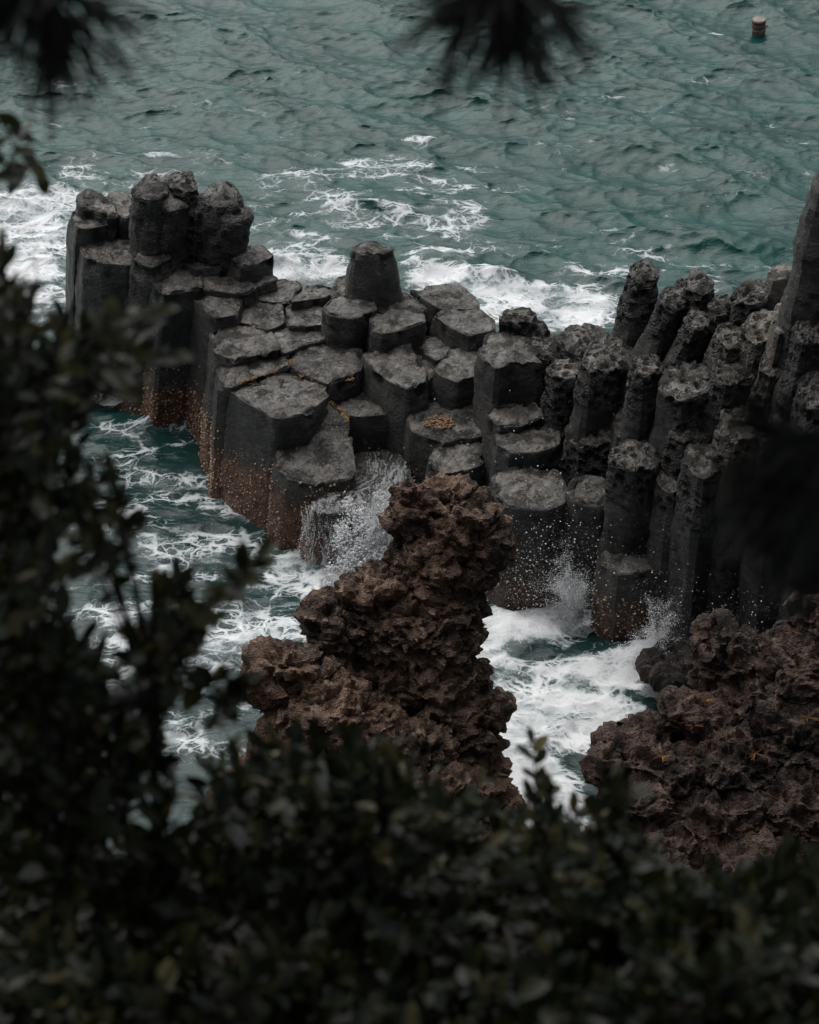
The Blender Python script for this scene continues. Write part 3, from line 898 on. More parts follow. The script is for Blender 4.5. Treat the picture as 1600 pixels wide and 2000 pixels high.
def drops_mesh(name, P, r):
    n = len(P)
    V = OCT_V[None] * r[:, None, None] * (1 + .3 * rng.standard_normal((n, 1, 3))) + P[:, None, :]
    F = (OCT_F[None] + (np.arange(n) * 6)[:, None, None]).reshape(-1, 3)
    return pydata(name, V.reshape(-1, 3), F)

def blobs_mesh(name, P, r, stretch=None, jitter=0.25):
    P = np.asarray(P); n = len(P)
    r = np.broadcast_to(np.asarray(r, float), (n,))
    V = ICO_V[None] * r[:, None, None]
    V = V * (1 + jitter * rng.standard_normal((n, 12, 1)) * 0.6)
    if stretch is not None: V = V * stretch[:, None, :]
    V = V + P[:, None, :]
    F = (ICO_F[None] + (np.arange(n) * 12)[:, None, None]).reshape(-1, 3)
    return pydata(name, V.reshape(-1, 3), F)

S = np.concatenate(SIDE_PTS)
if len(S) > 9500: S = S[rng.choice(len(S), 9500, replace=False)]
P = S[:, :3] + S[:, 3:] * .004
me = blobs_mesh('barnacles', P, .009 + .019 * rng.random(len(P)) ** 1.6)
link('barnacles', me, M_BARN2, label='tan barnacles crusting the rusty column sides above the waterline', cat='barnacles', kind='stuff')

# orange crust along the joints of the terrace: polylines (px, py, z)
lines = [([(470, 747), (505, 735), (560, 716)], 2.68, 150), ([(500, 692), (545, 684), (556, 692)], 2.75, 40), ([(556, 688), (570, 712)], 2.72, 50), ([(588, 733), (615, 742), (640, 748)], 2.62, 110),
         ([(640, 772), (618, 792), (605, 806)], 2.5, 70), ([(640, 782), (660, 795), (676, 815), (680, 822)], 2.28, 150), ([(570, 818), (578, 825), (592, 835), (620, 822)], 2.3, 50), ([(679, 742), (690, 740)], 2.65, 20),
         ([(785, 788), (800, 788), (806, 796)], 2.3, 60), ([(750, 770), (765, 780)], 2.5, 16), ([(553, 622), (557, 630)], 3.0, 16), ([(506, 520), (512, 522)], 3.4, 10), ([(860, 861), (866, 866)], 2.2, 12), ([(447, 700), (470, 704), (500, 692)], 2.8, 20), ([(838, 735), (846, 725)], 2.85, 16)]
P = []
for pts, z, n in lines:
    W = np.array([at_z(a, b, z) for a, b in pts])
    seg = np.linalg.norm(np.diff(W, axis=0), axis=1)
    s = np.concatenate([[0], np.cumsum(seg)])
    q = rng.uniform(0, s[-1], n * 2)
    Q = np.stack([np.interp(q, s, W[:, k]) for k in range(3)], 1)
    cl = vnoise(Q * 5, 2)
    Q = Q[cl > -0.02] + 0
    P.append(Q + rng.normal(0, 1, Q.shape) * np.array([.022, .02, .012]))
P = np.concatenate(P)
me = blobs_mesh('orange_crust', P, rng.uniform(.006, .017, len(P)))
link('orange_crust', me, M_BARN, label='orange barnacle crust lining the joints between flat terrace columns', cat='crust', kind='stuff')
# lichen patch: irregular low plates
P = []
for k in range(150):
    a = rng.uniform(0, 2 * math.pi); rr = rng.uniform(0.0, 1) ** .6
    p = at_z(856 + 32 * rr * math.cos(a), 824 + 11 * rr * math.sin(a), 2.2 + .02)
    P.append(p)
P = np.array(P); P[:, 2] = 2.2 + .12 * (P[:, 1] - at_z(875, 820, 2.2)[1]) + .028
me = blobs_mesh('lichen', P, rng.uniform(.010, .034, len(P)), np.tile([1.3, 1, .18], (len(P), 1)), .35)
link('lichen', me, M_LICH, label='round orange and pink lichen patch on one column top', cat='lichen', kind='stuff')

# ------------------------------------------------------------------ craggy rocks by voxel remesh
def rock(name, blobs, voxel, mat, label, cat, seed=0, amp=0.16, strata=0.05, pit=0.07, ctr=None, pitscale=3.4):
    V, F = [], []
    off = 0
    import bmesh
    bm = bmesh.new()
    bmesh.ops.create_icosphere(bm, subdivisions=3, radius=1)
    bv = np.array([v.co[:] for v in bm.verts]); bf = [[v.index for v in f.verts] for f in bm.faces]
    bm.free()
    for (p, r) in blobs:
        V.append(bv * np.array(r) + np.array(p))
        F += [[i + off for i in f] for f in bf]
        off += len(bv)
    V = np.concatenate(V)
    m0 = bpy.data.meshes.new('tmp'); m0.from_pydata(V.tolist(), [], F)
    o = bpy.data.objects.new('tmp', m0); COL.objects.link(o)
    md = o.modifiers.new('r', 'REMESH'); md.mode = 'VOXEL'; md.voxel_size = voxel; md.use_smooth_shade = True
    s = o.modifiers.new('s', 'SMOOTH'); s.factor = .5; s.iterations = 2
    dg = bpy.context.evaluated_depsgraph_get()
    me = bpy.data.meshes.new_from_object(o.evaluated_get(dg))
    bpy.data.objects.remove(o)
    n = len(me.vertices)
    A = np.empty(n * 3, np.float32); me.vertices.foreach_get('co', A); A = A.reshape(-1, 3).astype(float)
    N = np.empty(n * 3, np.float32); me.vertices.foreach_get('normal', N); N = N.reshape(-1, 3).astype(float)
    Q = A + seed * 5.3
    D = amp * fbm(Q * 1.1, 3, seed) + amp * .75 * fbm(Q * 2.9, 3, seed + 4, ridge=True) - amp * .2
    tiltv = Q @ np.array([[1, 0, .0], [0, 1, 0], [.25, .1, 1]]).T
    Dst = fbm(tiltv * np.array([.9, .9, 3.6]), 3, seed + 8, ridge=True)
    D += strata * Dst
    wq = Q + .12 * np.stack([vnoise(Q * 2.5, 61), vnoise(Q * 2.5, 62), vnoise(Q * 2.5, 63)], 1)
    for sc_, am_, ck in ((1.5, .75, .5), (3.6, .42, .35), (8.0, .2, .15)):
        f1, f2, cid = worley2(wq * sc_ * np.array([1, 1, 1.7]), seed + int(sc_ * 10))
        D += amp * am_ * (cid - .5)
        D -= amp * ck * (1 - sstep(0.0, .14, f2 - f1))
    w = worley(Q * pitscale + .4 * np.stack([vnoise(Q * 2, 31), vnoise(Q * 2, 32), vnoise(Q * 2, 33)], 1), seed + 2)
    D -= pit * (1 - sstep(.12, .5, w)) + amp * (.75 if name.startswith('lava') else 0)
    D += .06 * fbm(Q * 6, 3, seed + 12, ridge=True) + .05 * np.sign(Dst) * np.abs(Dst) ** .5
    A = A + N * D[:, None] + np.stack([vnoise(Q * 2.2, 51), vnoise(Q * 2.2, 52), vnoise(Q * 2.2, 53)], 1) * amp * .45
    c = np.array(ctr if ctr is not None else [A[:, 0].mean(), A[:, 1].mean(), 0])
    me.vertices.foreach_set('co', (A - c).astype(np.float32).ravel())
    me.polygons.foreach_set('use_smooth', [True] * len(me.polygons))
    me.materials.clear(); me.update()
    me.set_sharp_from_angle(angle=R(38))
    me.name = name
    ob = link(name, me, mat, label=label, cat=cat)
    ob.location = c
    print(name, len(me.polygons))
    return ob, A, N

def pb(px, py, Yd, rx, ry, dz=None, rd=None):
    """a lump centred on the sight line at ground distance Yd; rx, ry half sizes in photo pixels"""
    p = at_y(px, py, Yd)
    d = np.linalg.norm(p - np.array([0, 0, CAM_H]))
    a = rx / FPX * d * .86; b = ry / FPX * d * .92
    return (p, (a, rd if rd else min(a, b) * 1.0 + .1, b * 1.05))

B = [pb(795, 968, 29.6, 26, 24), pb(850, 975, 29.6, 72, 36), pb(800, 1000, 29.5, 36, 42), pb(905, 1012, 29.5, 62, 42), pb(950, 1062, 29.4, 34, 40), pb(870, 1050, 29.4, 92, 44), pb(915, 1105, 29.3, 46, 34),
     pb(840, 1110, 29.2, 84, 56), pb(868, 1170, 29.1, 66, 70), pb(760, 1150, 29.0, 76, 40), pb(700, 1160, 28.9, 34, 30), pb(780, 1220, 28.8, 130, 70), pb(645, 1215, 28.8, 42, 42), pb(650, 1255, 28.7, 46, 48), pb(850, 1260, 28.8, 78, 100),
     pb(750, 1330, 28.5, 150, 60), pb(860, 1370, 28.5, 76, 110), pb(900, 1460, 28.2, 70, 110), pb(555, 1300, 27.9, 66, 34), pb(520, 1315, 27.8, 36, 36), pb(590, 1350, 27.9, 90, 50),
     pb(640, 1400, 27.6, 130, 70), pb(700, 1470, 27.5, 200, 80), pb(600, 1500, 27.2, 120, 90), pb(780, 1570, 27.0, 200, 90), pb(560, 1600, 26.6, 150, 90), pb(915, 1400, 28.4, 44, 60), pb(955, 1388, 28.4, 34, 20),
     pb(900, 1560, 27.8, 80, 110), pb(780, 1680, 26.3, 200, 110), pb(988, 1590, 27.6, 28, 34), pb(942, 1310, 28.8, 14, 14), pb(935, 1520, 28.0, 36, 80)]
rock('lava_pinnacle', B, 0.036, M_LAVA, 'craggy brown lava pinnacle with a bulging head standing before the cascade', 'rock', 3, amp=.15, strata=.085, pit=.06)
B = [pb(1378, 1228, 27.2, 18, 20), pb(1412, 1250, 27.1, 26, 20), pb(1385, 1262, 27.1, 26, 24), pb(1392, 1300, 27.0, 34, 44), pb(1450, 1295, 26.9, 76, 46), pb(1530, 1262, 27.0, 50, 36), pb(1590, 1205, 27.2, 40, 36), pb(1570, 1315, 26.6, 110, 80), pb(1650, 1250, 27, 90, 90),
     pb(1500, 1380, 26.4, 140, 66), pb(1325, 1398, 25.9, 46, 34), pb(1275, 1440, 25.8, 54, 36), pb(1380, 1435, 26.0, 100, 60), pb(1225, 1480, 25.4, 54, 40), pb(1270, 1510, 25.3, 110, 70), pb(1420, 1500, 25.6, 160, 90),
     pb(1560, 1450, 26, 160, 110), pb(1240, 1580, 24.6, 90, 60), pb(1400, 1620, 24.8, 190, 90), pb(1560, 1600, 25.0, 170, 110), pb(1180, 1500, 25.0, 30, 30), pb(1700, 1450, 26.2, 120, 180), pb(1480, 1740, 23.9, 260, 110), pb(1700, 1650, 25, 130, 150), pb(1250, 1690, 24, 130, 90)]
LV = rock('lava_crag', B, 0.042, M_LAVA2, 'dark reddish brown lava crag with dry grass tufts, right of the foaming channel', 'rock', 9, amp=.15, strata=.05, pit=.085, pitscale=2.8)
B = [pb(1305, 1312, 31.0, 34, 13, rd=.4), pb(1332, 1300, 31.2, 26, 12, rd=.35)]
rock('wave_washed_rock', B, 0.03, M_WETROCK, 'low wet reef rock streaming with foam beside the wedge-topped block', 'rock', 14, amp=.13, strata=.03, pit=.03)
B = [pb(70, 520, 51, 46, 22, rd=.8), pb(105, 500, 51.5, 30, 16, rd=.6)]
rock('reef_rock', B, 0.05, M_WETROCK, 'dark reef rock awash in white foam at the far left', 'rock', 17, amp=.08, strata=.03, pit=.03)

# dry grass tufts on the crag
def tube(P, r0, r1, k=5):
    P = np.asarray(P, float); n = len(P)
    T = np.gradient(P, axis=0); T /= np.linalg.norm(T, axis=1)[:, None] + 1e-9
    up = np.array([0.3, 0.2, 0.93])
    A = np.cross(T, up); A /= np.linalg.norm(A, axis=1)[:, None] + 1e-9
    Bn = np.cross(T, A)
    rr = np.linspace(r0, r1, n)
    ang = np.linspace(0, 2 * math.pi, k, endpoint=False)
    V = P[:, None] + rr[:, None, None] * (np.cos(ang)[None, :, None] * A[:, None] + np.sin(ang)[None, :, None] * Bn[:, None])
    F = []
    for i in range(n - 1):
        for j in range(k):
            F.append([i * k + j, i * k + (j + 1) % k, (i + 1) * k + (j + 1) % k, (i + 1) * k + j])
    return V.reshape(-1, 3), np.array(F)

def join(parts):
    V, F, off = [], [], 0
    for v, f in parts:
        V.append(v); F.append(np.asarray(f) + off); off += len(v)
    return np.concatenate(V), np.concatenate(F)

crag_pts = LV[1]
def nearest_front(px, py):
    d = ray(px, py); d /= np.linalg.norm(d)
    rel = crag_pts - np.array([0, 0, CAM_H])
    t = rel @ d
    perp = np.linalg.norm(rel - t[:, None] * d, axis=1)
    m = perp < 0.06
    if not m.any(): return None
    i = np.where(m)[0][np.argmin(t[m])]
    return crag_pts[i]
tuft_n = 0
for (px, py, txt) in [(1378, 1360, 'small orange dry grass tuft on the ledge below the crag knob'), (1352, 1424, 'spiky dry grass tuft on the middle of the crag'), (1298, 1472, 'dry grass sprig low on the channel side of the crag'),
                      (1572, 1398, 'dry grass sprig near the right edge of the crag'), (1552, 1233, 'dry orange twig tuft on the top rim of the crag'), (1470, 1478, 'tiny dry grass sprig in the crag hollow')]:
    p = nearest_front(px, py)
    if p is None: continue
    parts = []
    for k in range(9):
        a = rng.uniform(0, 2 * math.pi); L = rng.uniform(.12, .3)
        dirv = np.array([math.cos(a) * .6, -.5 + math.sin(a) * .4, rng.uniform(.3, .9)])
        pts = [p + dirv * L * t + np.array([0, 0, -.15 * L * t * t]) for t in np.linspace(0, 1, 5)]
        parts.append(tube(pts, .007, .002, 4))
    v, f = join(parts)
    me = pydata('grass_tuft', v - p, f)
    o = link('grass_tuft', me, M_GRASS, label=txt, cat='grass tuft', group='dry grass tufts on the lava crag'); o.location = p

# ------------------------------------------------------------------ cascade and splashes
def sheet(name, rows, M, mat, label, cat, dens, parent=None, bulge=.06, seed=0):
    """rows: list of (left point, right point) in world space, from top to bottom; dens per row"""
    L = np.array([r[0] for r in rows]); Rr = np.array([r[1] for r in rows])
    n = 60
    t = np.linspace(0, len(rows) - 1, n)
    ip = lambda A: np.stack([np.interp(t, np.arange(len(rows)), A[:, k]) for k in range(3)], 1)
    L = ip(L); Rr = ip(Rr); dn = np.interp(t, np.arange(len(rows)), dens)
    s = np.linspace(0, 1, M)
    V = L[:, None] * (1 - s)[None, :, None] + Rr[:, None] * s[None, :, None]
    V = V.reshape(-1, 3)
    Q = V + seed
    V = V + np.stack([vnoise(Q * 3, 1), -np.abs(fbm(Q * np.array([6, 3, 2]), 3, 2)) * 1.2, fbm(Q * 4, 2, 3)], 1) * bulge
    I = np.arange(n * M).reshape(n, M)
    F = np.stack([I[:-1, :-1].ravel(), I[1:, :-1].ravel(), I[1:, 1:].ravel(), I[:-1, 1:].ravel()], 1)
    me = pydata(name, V, F)
    edge = np.minimum(s, 1 - s) * 6
    D = dn[:, None] * np.clip(edge, .35, 1)[None, :]
    fattr(me, 'dens', D.ravel())
    fl = me.attributes.new('flow', 'FLOAT_VECTOR', 'POINT')
    seg = np.concatenate([[0], np.cumsum(np.linalg.norm(np.diff((L + Rr) / 2, axis=0), axis=1))])
    wd = np.linalg.norm(Rr - L, axis=1).mean()
    fv = np.stack([np.tile(s * wd, (n, 1)), np.tile(seg[:, None], (1, M)), np.full((n, M), float(seed))], 2)
    fl.data.foreach_set('vector', fv.astype(np.float32).ravel())
    return link(name, me, mat, parent, label, cat)

casc = empty('cascade', at_z(690, 1050, 0), 'white cascade of seawater spilling off the ledge beside the sloping column top', 'cascade')
def sh(rows, M, dens, seed, nm='water_sheet', mat=M_FALL, bulge=.06):
    o = sheet(nm, rows, M, mat, None, None, dens, casc, bulge, seed)
    localize(o.data, casc.location)
zt = 1.36
sh([(at_z(690, 884, zt), at_z(795, 880, zt)), (at_z(700, 910, zt), at_z(802, 905, zt)), (at_z(690, 935, zt), at_z(804, 935, zt)), (at_z(615, 955, zt), at_z(804, 965, zt)), (at_z(597, 978, zt), at_z(800, 990, zt - .02))], 90, [.35, .48, .55, .45, .5], 1, bulge=.04)
sh([(at_z(770, 890, 1.42), at_z(800, 890, 1.42)), (at_z(745, 930, 1.44), at_z(800, 925, 1.44)), (at_z(722, 970, 1.42), at_z(800, 960, 1.42)), (at_z(700, 1000, 1.25), at_z(800, 1000, 1.3))], 40, [.45, .58, .62, .6], 2)
sh([(at_z(596, 976, 1.38), at_z(705, 975, 1.38)), (at_z(592, 992, 1.30), at_z(705, 1000, 1.3)), (at_z(589, 1022, .9), at_z(705, 1030, .9)), (at_z(587, 1062, .45), at_z(700, 1080, .45)), (at_z(584, 1105, -.05), at_z(700, 1130, -.1))], 80, [.5, .5, .42, .4, .7], 3)
sh([(at_z(690, 980, 1.4), at_z(805, 985, 1.4)), (at_z(675, 1020, 1.1), at_z(805, 1030, 1.15)), (at_z(655, 1060, .75), at_z(800, 1080, .8)), (at_z(635, 1100, .4), at_z(790, 1130, .42)), (at_z(610, 1145, .12), at_z(760, 1180, .12)), (at_z(595, 1170, -.05), at_z(740, 1215, -.1))], 110, [.7, .72, .78, .85, .95, .95], 4, bulge=.14)
sh([(at_z(715, 985, 1.5), at_z(800, 960, 1.5)), (at_z(700, 1040, 1.15), at_z(800, 1040, 1.2)), (at_z(665, 1100, .6), at_z(780, 1110, .65)), (at_z(640, 1150, .2), at_z(760, 1180, .2))], 80, [.5, .6, .7, .7], 5, bulge=.2)

def droplets(n, fn, rmin, rmax, power=2.5):
    P = np.array([fn() for _ in range(n)])
    u = rng.random(n)
    r = rmin + (rmax - rmin) * u ** power
    return P, r

def plume(name, label, base_px, spread, height, n, seed, lean=0.0, zb=0.28, big=.030, sheets=1, fan=1.0, halo=0.5):
    """burst of water: torn sheets, thrown threads and drops, all moving up and out from one spot"""
    p0 = at_z(base_px[0], base_px[1], zb)
    e = empty(name, p0, label, 'splash', 'wave splashes against the rocks')
    g = np.random.default_rng(seed)
    for s_ in range(sheets):
        n_, M_ = 34, 34
        s = np.linspace(-1, 1, M_); t = np.linspace(0, 1, n_)
        TT, SS = np.meshgrid(t, s, indexing='ij')
        wdt = spread * (.95 - .55 * TT) * (1 if s_ == 0 else .8)
        top = height * .55 * (.92 - .45 * np.abs(SS) ** 1.5) * (1 if s_ == 0 else .75)
        x = SS * wdt + lean * TT; z = TT * top - .1
        y = -.16 * s_ + .25 * (SS ** 2) * spread - .2 * (1 - TT) * (s_ + .5)
        Vv = np.stack([x, y, z], 2).reshape(-1, 3)
        Q = Vv * 1.0 + seed + s_ * 3
        Vv = Vv + np.stack([fbm(Q * 2.5, 3, 1), fbm(Q * 2.5, 3, 2), fbm(Q * 3, 3, 3)], 1) * np.array([.16, .14, .16]) * min(1, height)
        I = np.arange(n_ * M_).reshape(n_, M_)
        F = np.stack([I[:-1, :-1].ravel(), I[1:, :-1].ravel(), I[1:, 1:].ravel(), I[:-1, 1:].ravel()], 1)
        me = pydata('water_sheet', Vv, F)
        fattr(me, 'dens', (1.02 - .55 * TT ** 1.2 - .38 * np.abs(SS) ** 2).ravel())
        fl = me.attributes.new('flow', 'FLOAT_VECTOR', 'POINT')
        fl.data.foreach_set('vector', np.stack([SS * spread, TT * height, SS * 0 + seed], 2).astype(np.float32).ravel())
        link('water_sheet', me, M_PLUME, e)
    # drops thrown along ballistic threads, dense and fine near the root, sparse outside
    P, rr = [], []
    n = int(n * 2.2)
    nth = max(18, n // 60)
    for k in range(nth):
        a = g.normal(0, .6)
        vx = a * spread + lean; h = height * (g.random() ** .7) * max(.2, 1 - .4 * abs(a)); y0 = g.normal(0, .13)
        m = int(4.2 * n / nth)
        t = g.random(m) ** .75 * g.uniform(.6, 1.25)
        w_ = .012 + .05 * t
        P.append(np.stack([vx * t + g.normal(0, 1, m) * w_, y0 * (1 + t) + g.normal(0, 1, m) * w_, h * (2 * t - t * t) + g.normal(0, 1, m) * w_], 1))
        rr.append(.003 + .008 * g.random(m) ** 3)
    m = int(n * halo)
    P.append(np.stack([g.normal(0, spread * 1.1, m) + lean, g.normal(0, .3, m), np.abs(g.normal(0, height * .75, m))], 1))
    rr.append(.003 + (big * .55) * g.random(m) ** 6)
    P = np.concatenate(P); r = np.concatenate(rr)
    link('spray', drops_mesh('spray', P, r), M_DROP, e, kind='stuff')
    return e

plume('splash', 'leaping white splash at the right foot of the wedge-topped block', (1275, 1300), .50, 1.55, 1300, 41, lean=.12, sheets=3, big=.02, halo=.3)
plume('splash', 'tall spray and surging foam thrown up between the cliff foot and the wedge-topped block', (1120, 1200), .50, 1.5, 2000, 42, lean=-.08, sheets=2, big=.026, halo=.6)
plume('splash', 'narrow white jet behind the dark knob of the crag', (1442, 1235), .26, 1.35, 1100, 43, sheets=2, big=.026)
plume('splash', 'thin curling jet rising at the crag rim by the right edge', (1530, 1232), .16, 1.35, 700, 44, lean=.25, sheets=1, big=.024)
plume('splash', 'low white breaker against the back of the terrace left of the stump', (600, 545), .9, .35, 300, 45, sheets=2, big=.02)
plume('splash', 'small breaker curling in the shaded channel below the cluster', (215, 745), .6, .45, 260, 46, sheets=3, big=.02)
g = np.random.default_rng(99)
P, rr = [], []
# thin falling threads over the left edge of the shelf
for k in range(46):
    q = g.random() ** 1.2 * .62; top = g.uniform(0, .12); L = g.uniform(.35, 1.0); wd = g.uniform(.004, .03)
    for m in range(int(190 * L)):
        u = top + L * g.random() * (1 - top)
        x0 = 598 + 175 * q + 10 * math.sin(u * 5 + k)
        p = at_z(x0 - 18 * u * (1 - q), 982 + np.interp(q, [0, .6], [118, 175]) * u, 1.32 * (1 - u) ** .9 + .02)
        P.append(p + np.array([g.normal(0, wd), -abs(g.normal(0, .05)), abs(g.normal(0, .03))])); rr.append(.003 + .008 * g.random() ** 3)
# tumbling froth, clumped by noise, on the right
cand = np.array([at_z(675 + 125 * a - 55 * b, 968 + 225 * b + g.normal(0, 6), 1.36 * (1 - b) ** .9 + .04) for a, b in g.random((26000, 2))])
cl = fbm(cand * 3.2, 3, 44) + .25
kk = g.random(len(cand)) < np.clip(cl * 1.5, 0, .85)
for c_ in cand[kk]:
    P.append(c_ + np.array([g.normal(0, .03), -abs(g.normal(0, .10)), abs(g.normal(0, .07))])); rr.append(.005 + .024 * g.random() ** 2.2)
link('spray', drops_mesh('spray', np.array(P) - np.array(casc.location), np.array(rr)), M_DROP, casc, kind='stuff')
# free drops hanging in the air in front of the cliff
g = np.random.default_rng(77)
P, rr = [], []
for (cx, cy, sx, sy, y0, n) in [(1040, 1100, 55, 60, 33.5, 900), (1075, 1010, 80, 90, 34.5, 420), (960, 1010, 50, 120, 35, 260), (1180, 900, 60, 60, 36, 130), (1100, 880, 90, 50, 36.5, 160), (1240, 1180, 60, 50, 31.5, 240), (1480, 1190, 60, 30, 29.5, 240), (1010, 1150, 50, 40, 33, 420)]:
    for k in range(int(n * .65)):
        px, py = g.normal(cx, sx), g.normal(cy, sy)
        P.append(at_y(px, py, y0 + g.uniform(-.8, .4))); rr.append(.0035 + .012 * g.random() ** 6)
P = np.array(P); rr = np.array(rr)[P[:, 2] > .05]; P = P[P[:, 2] > .05]
link('spray', drops_mesh('spray', P, rr), M_DROP, label='fine white spray drops hanging in the air before the dark cliff', cat='spray', kind='stuff')

# ------------------------------------------------------------------ buoy
def ring_solid(prof, k=24):
    ang = np.linspace(0, 2 * math.pi, k, endpoint=False)
    V = np.array([[r * math.cos(a), r * math.sin(a), z] for r, z in prof for a in ang])
    F = [[i * k + j, i * k + (j + 1) % k, (i + 1) * k + (j + 1) % k, (i + 1) * k + j] for i in range(len(prof) - 1) for j in range(k)]
    return V, np.array(F)
b0 = at_z(1482, 60, 0)
by = empty('mooring_buoy', b0 + np.array([0, 0, .0]), 'small rusty white drum-shaped buoy floating alone on the open sea', 'buoy')
by.rotation_euler = (R(4), R(-5), .3)
M_BW = mat_plain('buoy_white', (0.28, 0.26, 0.23), .6, .4, (0.16, 0.11, 0.08), 14)
M_BT = mat_plain('buoy_tan', (0.17, 0.145, 0.12), .7, .3, (0.14, .08, .06), 18)
M_BR = mat_plain('buoy_rust', (0.12, 0.045, 0.022), .8, .2, (0.05, .025, .02), 25)
s = .20
for nm, prof, m in [('drum', [(0, -.2), (s * .96, -.2), (s, -.18), (s, .335), (s * .97, .35), (0, .35)], M_BT),
                    ('lid', [(0, .39), (s * .9, .39), (s * 1.02, .375), (s * 1.03, .33), (s * 1.0, .32)], M_BW),
                    ('hoop', [(s, .285), (s * 1.06, .29), (s * 1.06, .315), (s, .32)], M_BR), ('hoop', [(s, .12), (s * 1.06, .125), (s * 1.06, .15), (s, .155)], M_BR), ('band', [(s, .0), (s * 1.04, .005), (s * 1.04, .10), (s, .11)], M_BW)]:
    v, f = ring_solid(prof)
    link(nm, pydata(nm, v, f), m, by)
v, f = tube([(s, 0, .1), (s + .07, 0, .12), (s + .1, 0, .08), (s + .06, 0, .04), (s, 0, .05)], .016, .016, 6)
link('mooring_ring', pydata('mooring_ring', v, f), M_BR, by)

# ------------------------------------------------------------------ slope under the viewer
gx = np.linspace(-30, 30, 200); gy = np.concatenate([np.linspace(-14, 24.5, 150)])
XX, YY = np.meshgrid(gx, gy, indexing='ij')
Zp = np.interp(YY, [-14, 0, 1.2, 3.5, 8.0, 9.2, 12, 18, 22.0, 24.5], [24.6, 23.5, 23.0, 21.1, 17.5, 15.0, 9, 4.0, 1.0, -1.5])
Q = np.stack([XX.ravel(), YY.ravel(), np.zeros(XX.size)], 1)
Zp = Zp - .75 * sstep(1.2, 2.2, XX) * sstep(3, 6, YY)
Zp = Zp + .35 * fbm(Q * .5, 4, 61).reshape(Zp.shape) * np.clip(YY / 3, 0, 1)
V = np.stack([XX, YY, Zp], 2).reshape(-1, 3)
I = np.arange(XX.size).reshape(XX.shape)
F = np.stack([I[:-1, :-1].ravel(), I[1:, :-1].ravel(), I[1:, 1:].ravel(), I[:-1, 1:].ravel()], 1)
link('cliff_ground', pydata('cliff_ground', V, F), M_SOIL, kind='structure')

# ------------------------------------------------------------------ shrubs
def leaf_proto(L=1.0, w=.2, fold=.12, curl=.12):
    st = [(0, 0), (.16, .55), (.4, .95), (.62, 1.0), (.84, .6), (1, 0)]
    V = [[0, 0, 0]]
    for s, k in st[1:-1]:
        zc = -curl * s * s
        V += [[-w * k, s, zc + fold * k * w * 2], [0, s, zc], [w * k, s, zc + fold * k * w * 2]]
    V.append([0, 1, -curl])
    F = [[0, 2, 1], [0, 3, 2]]
    n = len(st) - 2
    for i in range(n - 1):
        a = 1 + i * 3; b = a + 3
        F += [[a, a + 1, b + 1], [a, b + 1, b], [a + 1, a + 2, b + 2], [a + 1, b + 2, b + 1]]
    a = 1 + (n - 1) * 3; e = len(V) - 1
    F += [[a, a + 1, e], [a + 1, a + 2, e]]
    return np.array(V) * L, np.array(F)

LV0, LF0 = leaf_proto()
LV1, LF1 = leaf_proto(w=.26, curl=.25)
leaf_meshes = []
for i, (v, f) in enumerate(((LV0, LF0), (LV1, LF1))):
    m = pydata('leaf', v, f); m.materials.append(M_LEAF); leaf_meshes.append(m)

M_OLIVE = mat_leaf('olive_leaf', [(0.035, 0.04, 0.014), (0.10, 0.10, 0.032), (0.20, 0.18, 0.07)], True)
olive_meshes = []
for v, f in ((LV0, LF0), (LV1, LF1)):
    m = pydata('leaf', v, f); m.materials.append(M_OLIVE); olive_meshes.append(m)

def frames(D, up):
    D = D / (np.linalg.norm(D, axis=1)[:, None] + 1e-9)
    X_ = np.cross(D, up); X_ /= np.linalg.norm(X_, axis=1)[:, None] + 1e-9
    Z_ = np.cross(X_, D)
    return X_, D, Z_

def inpoly(p, poly):
    x, y = p; c = False; n = len(poly)
    for i in range(n):
        x1, y1 = poly[i]; x2, y2 = poly[(i + 1) % n]
        if (y1 > y) != (y2 > y) and x < (x2 - x1) * (y - y1) / (y2 - y1) + x1: c = not c
    return c

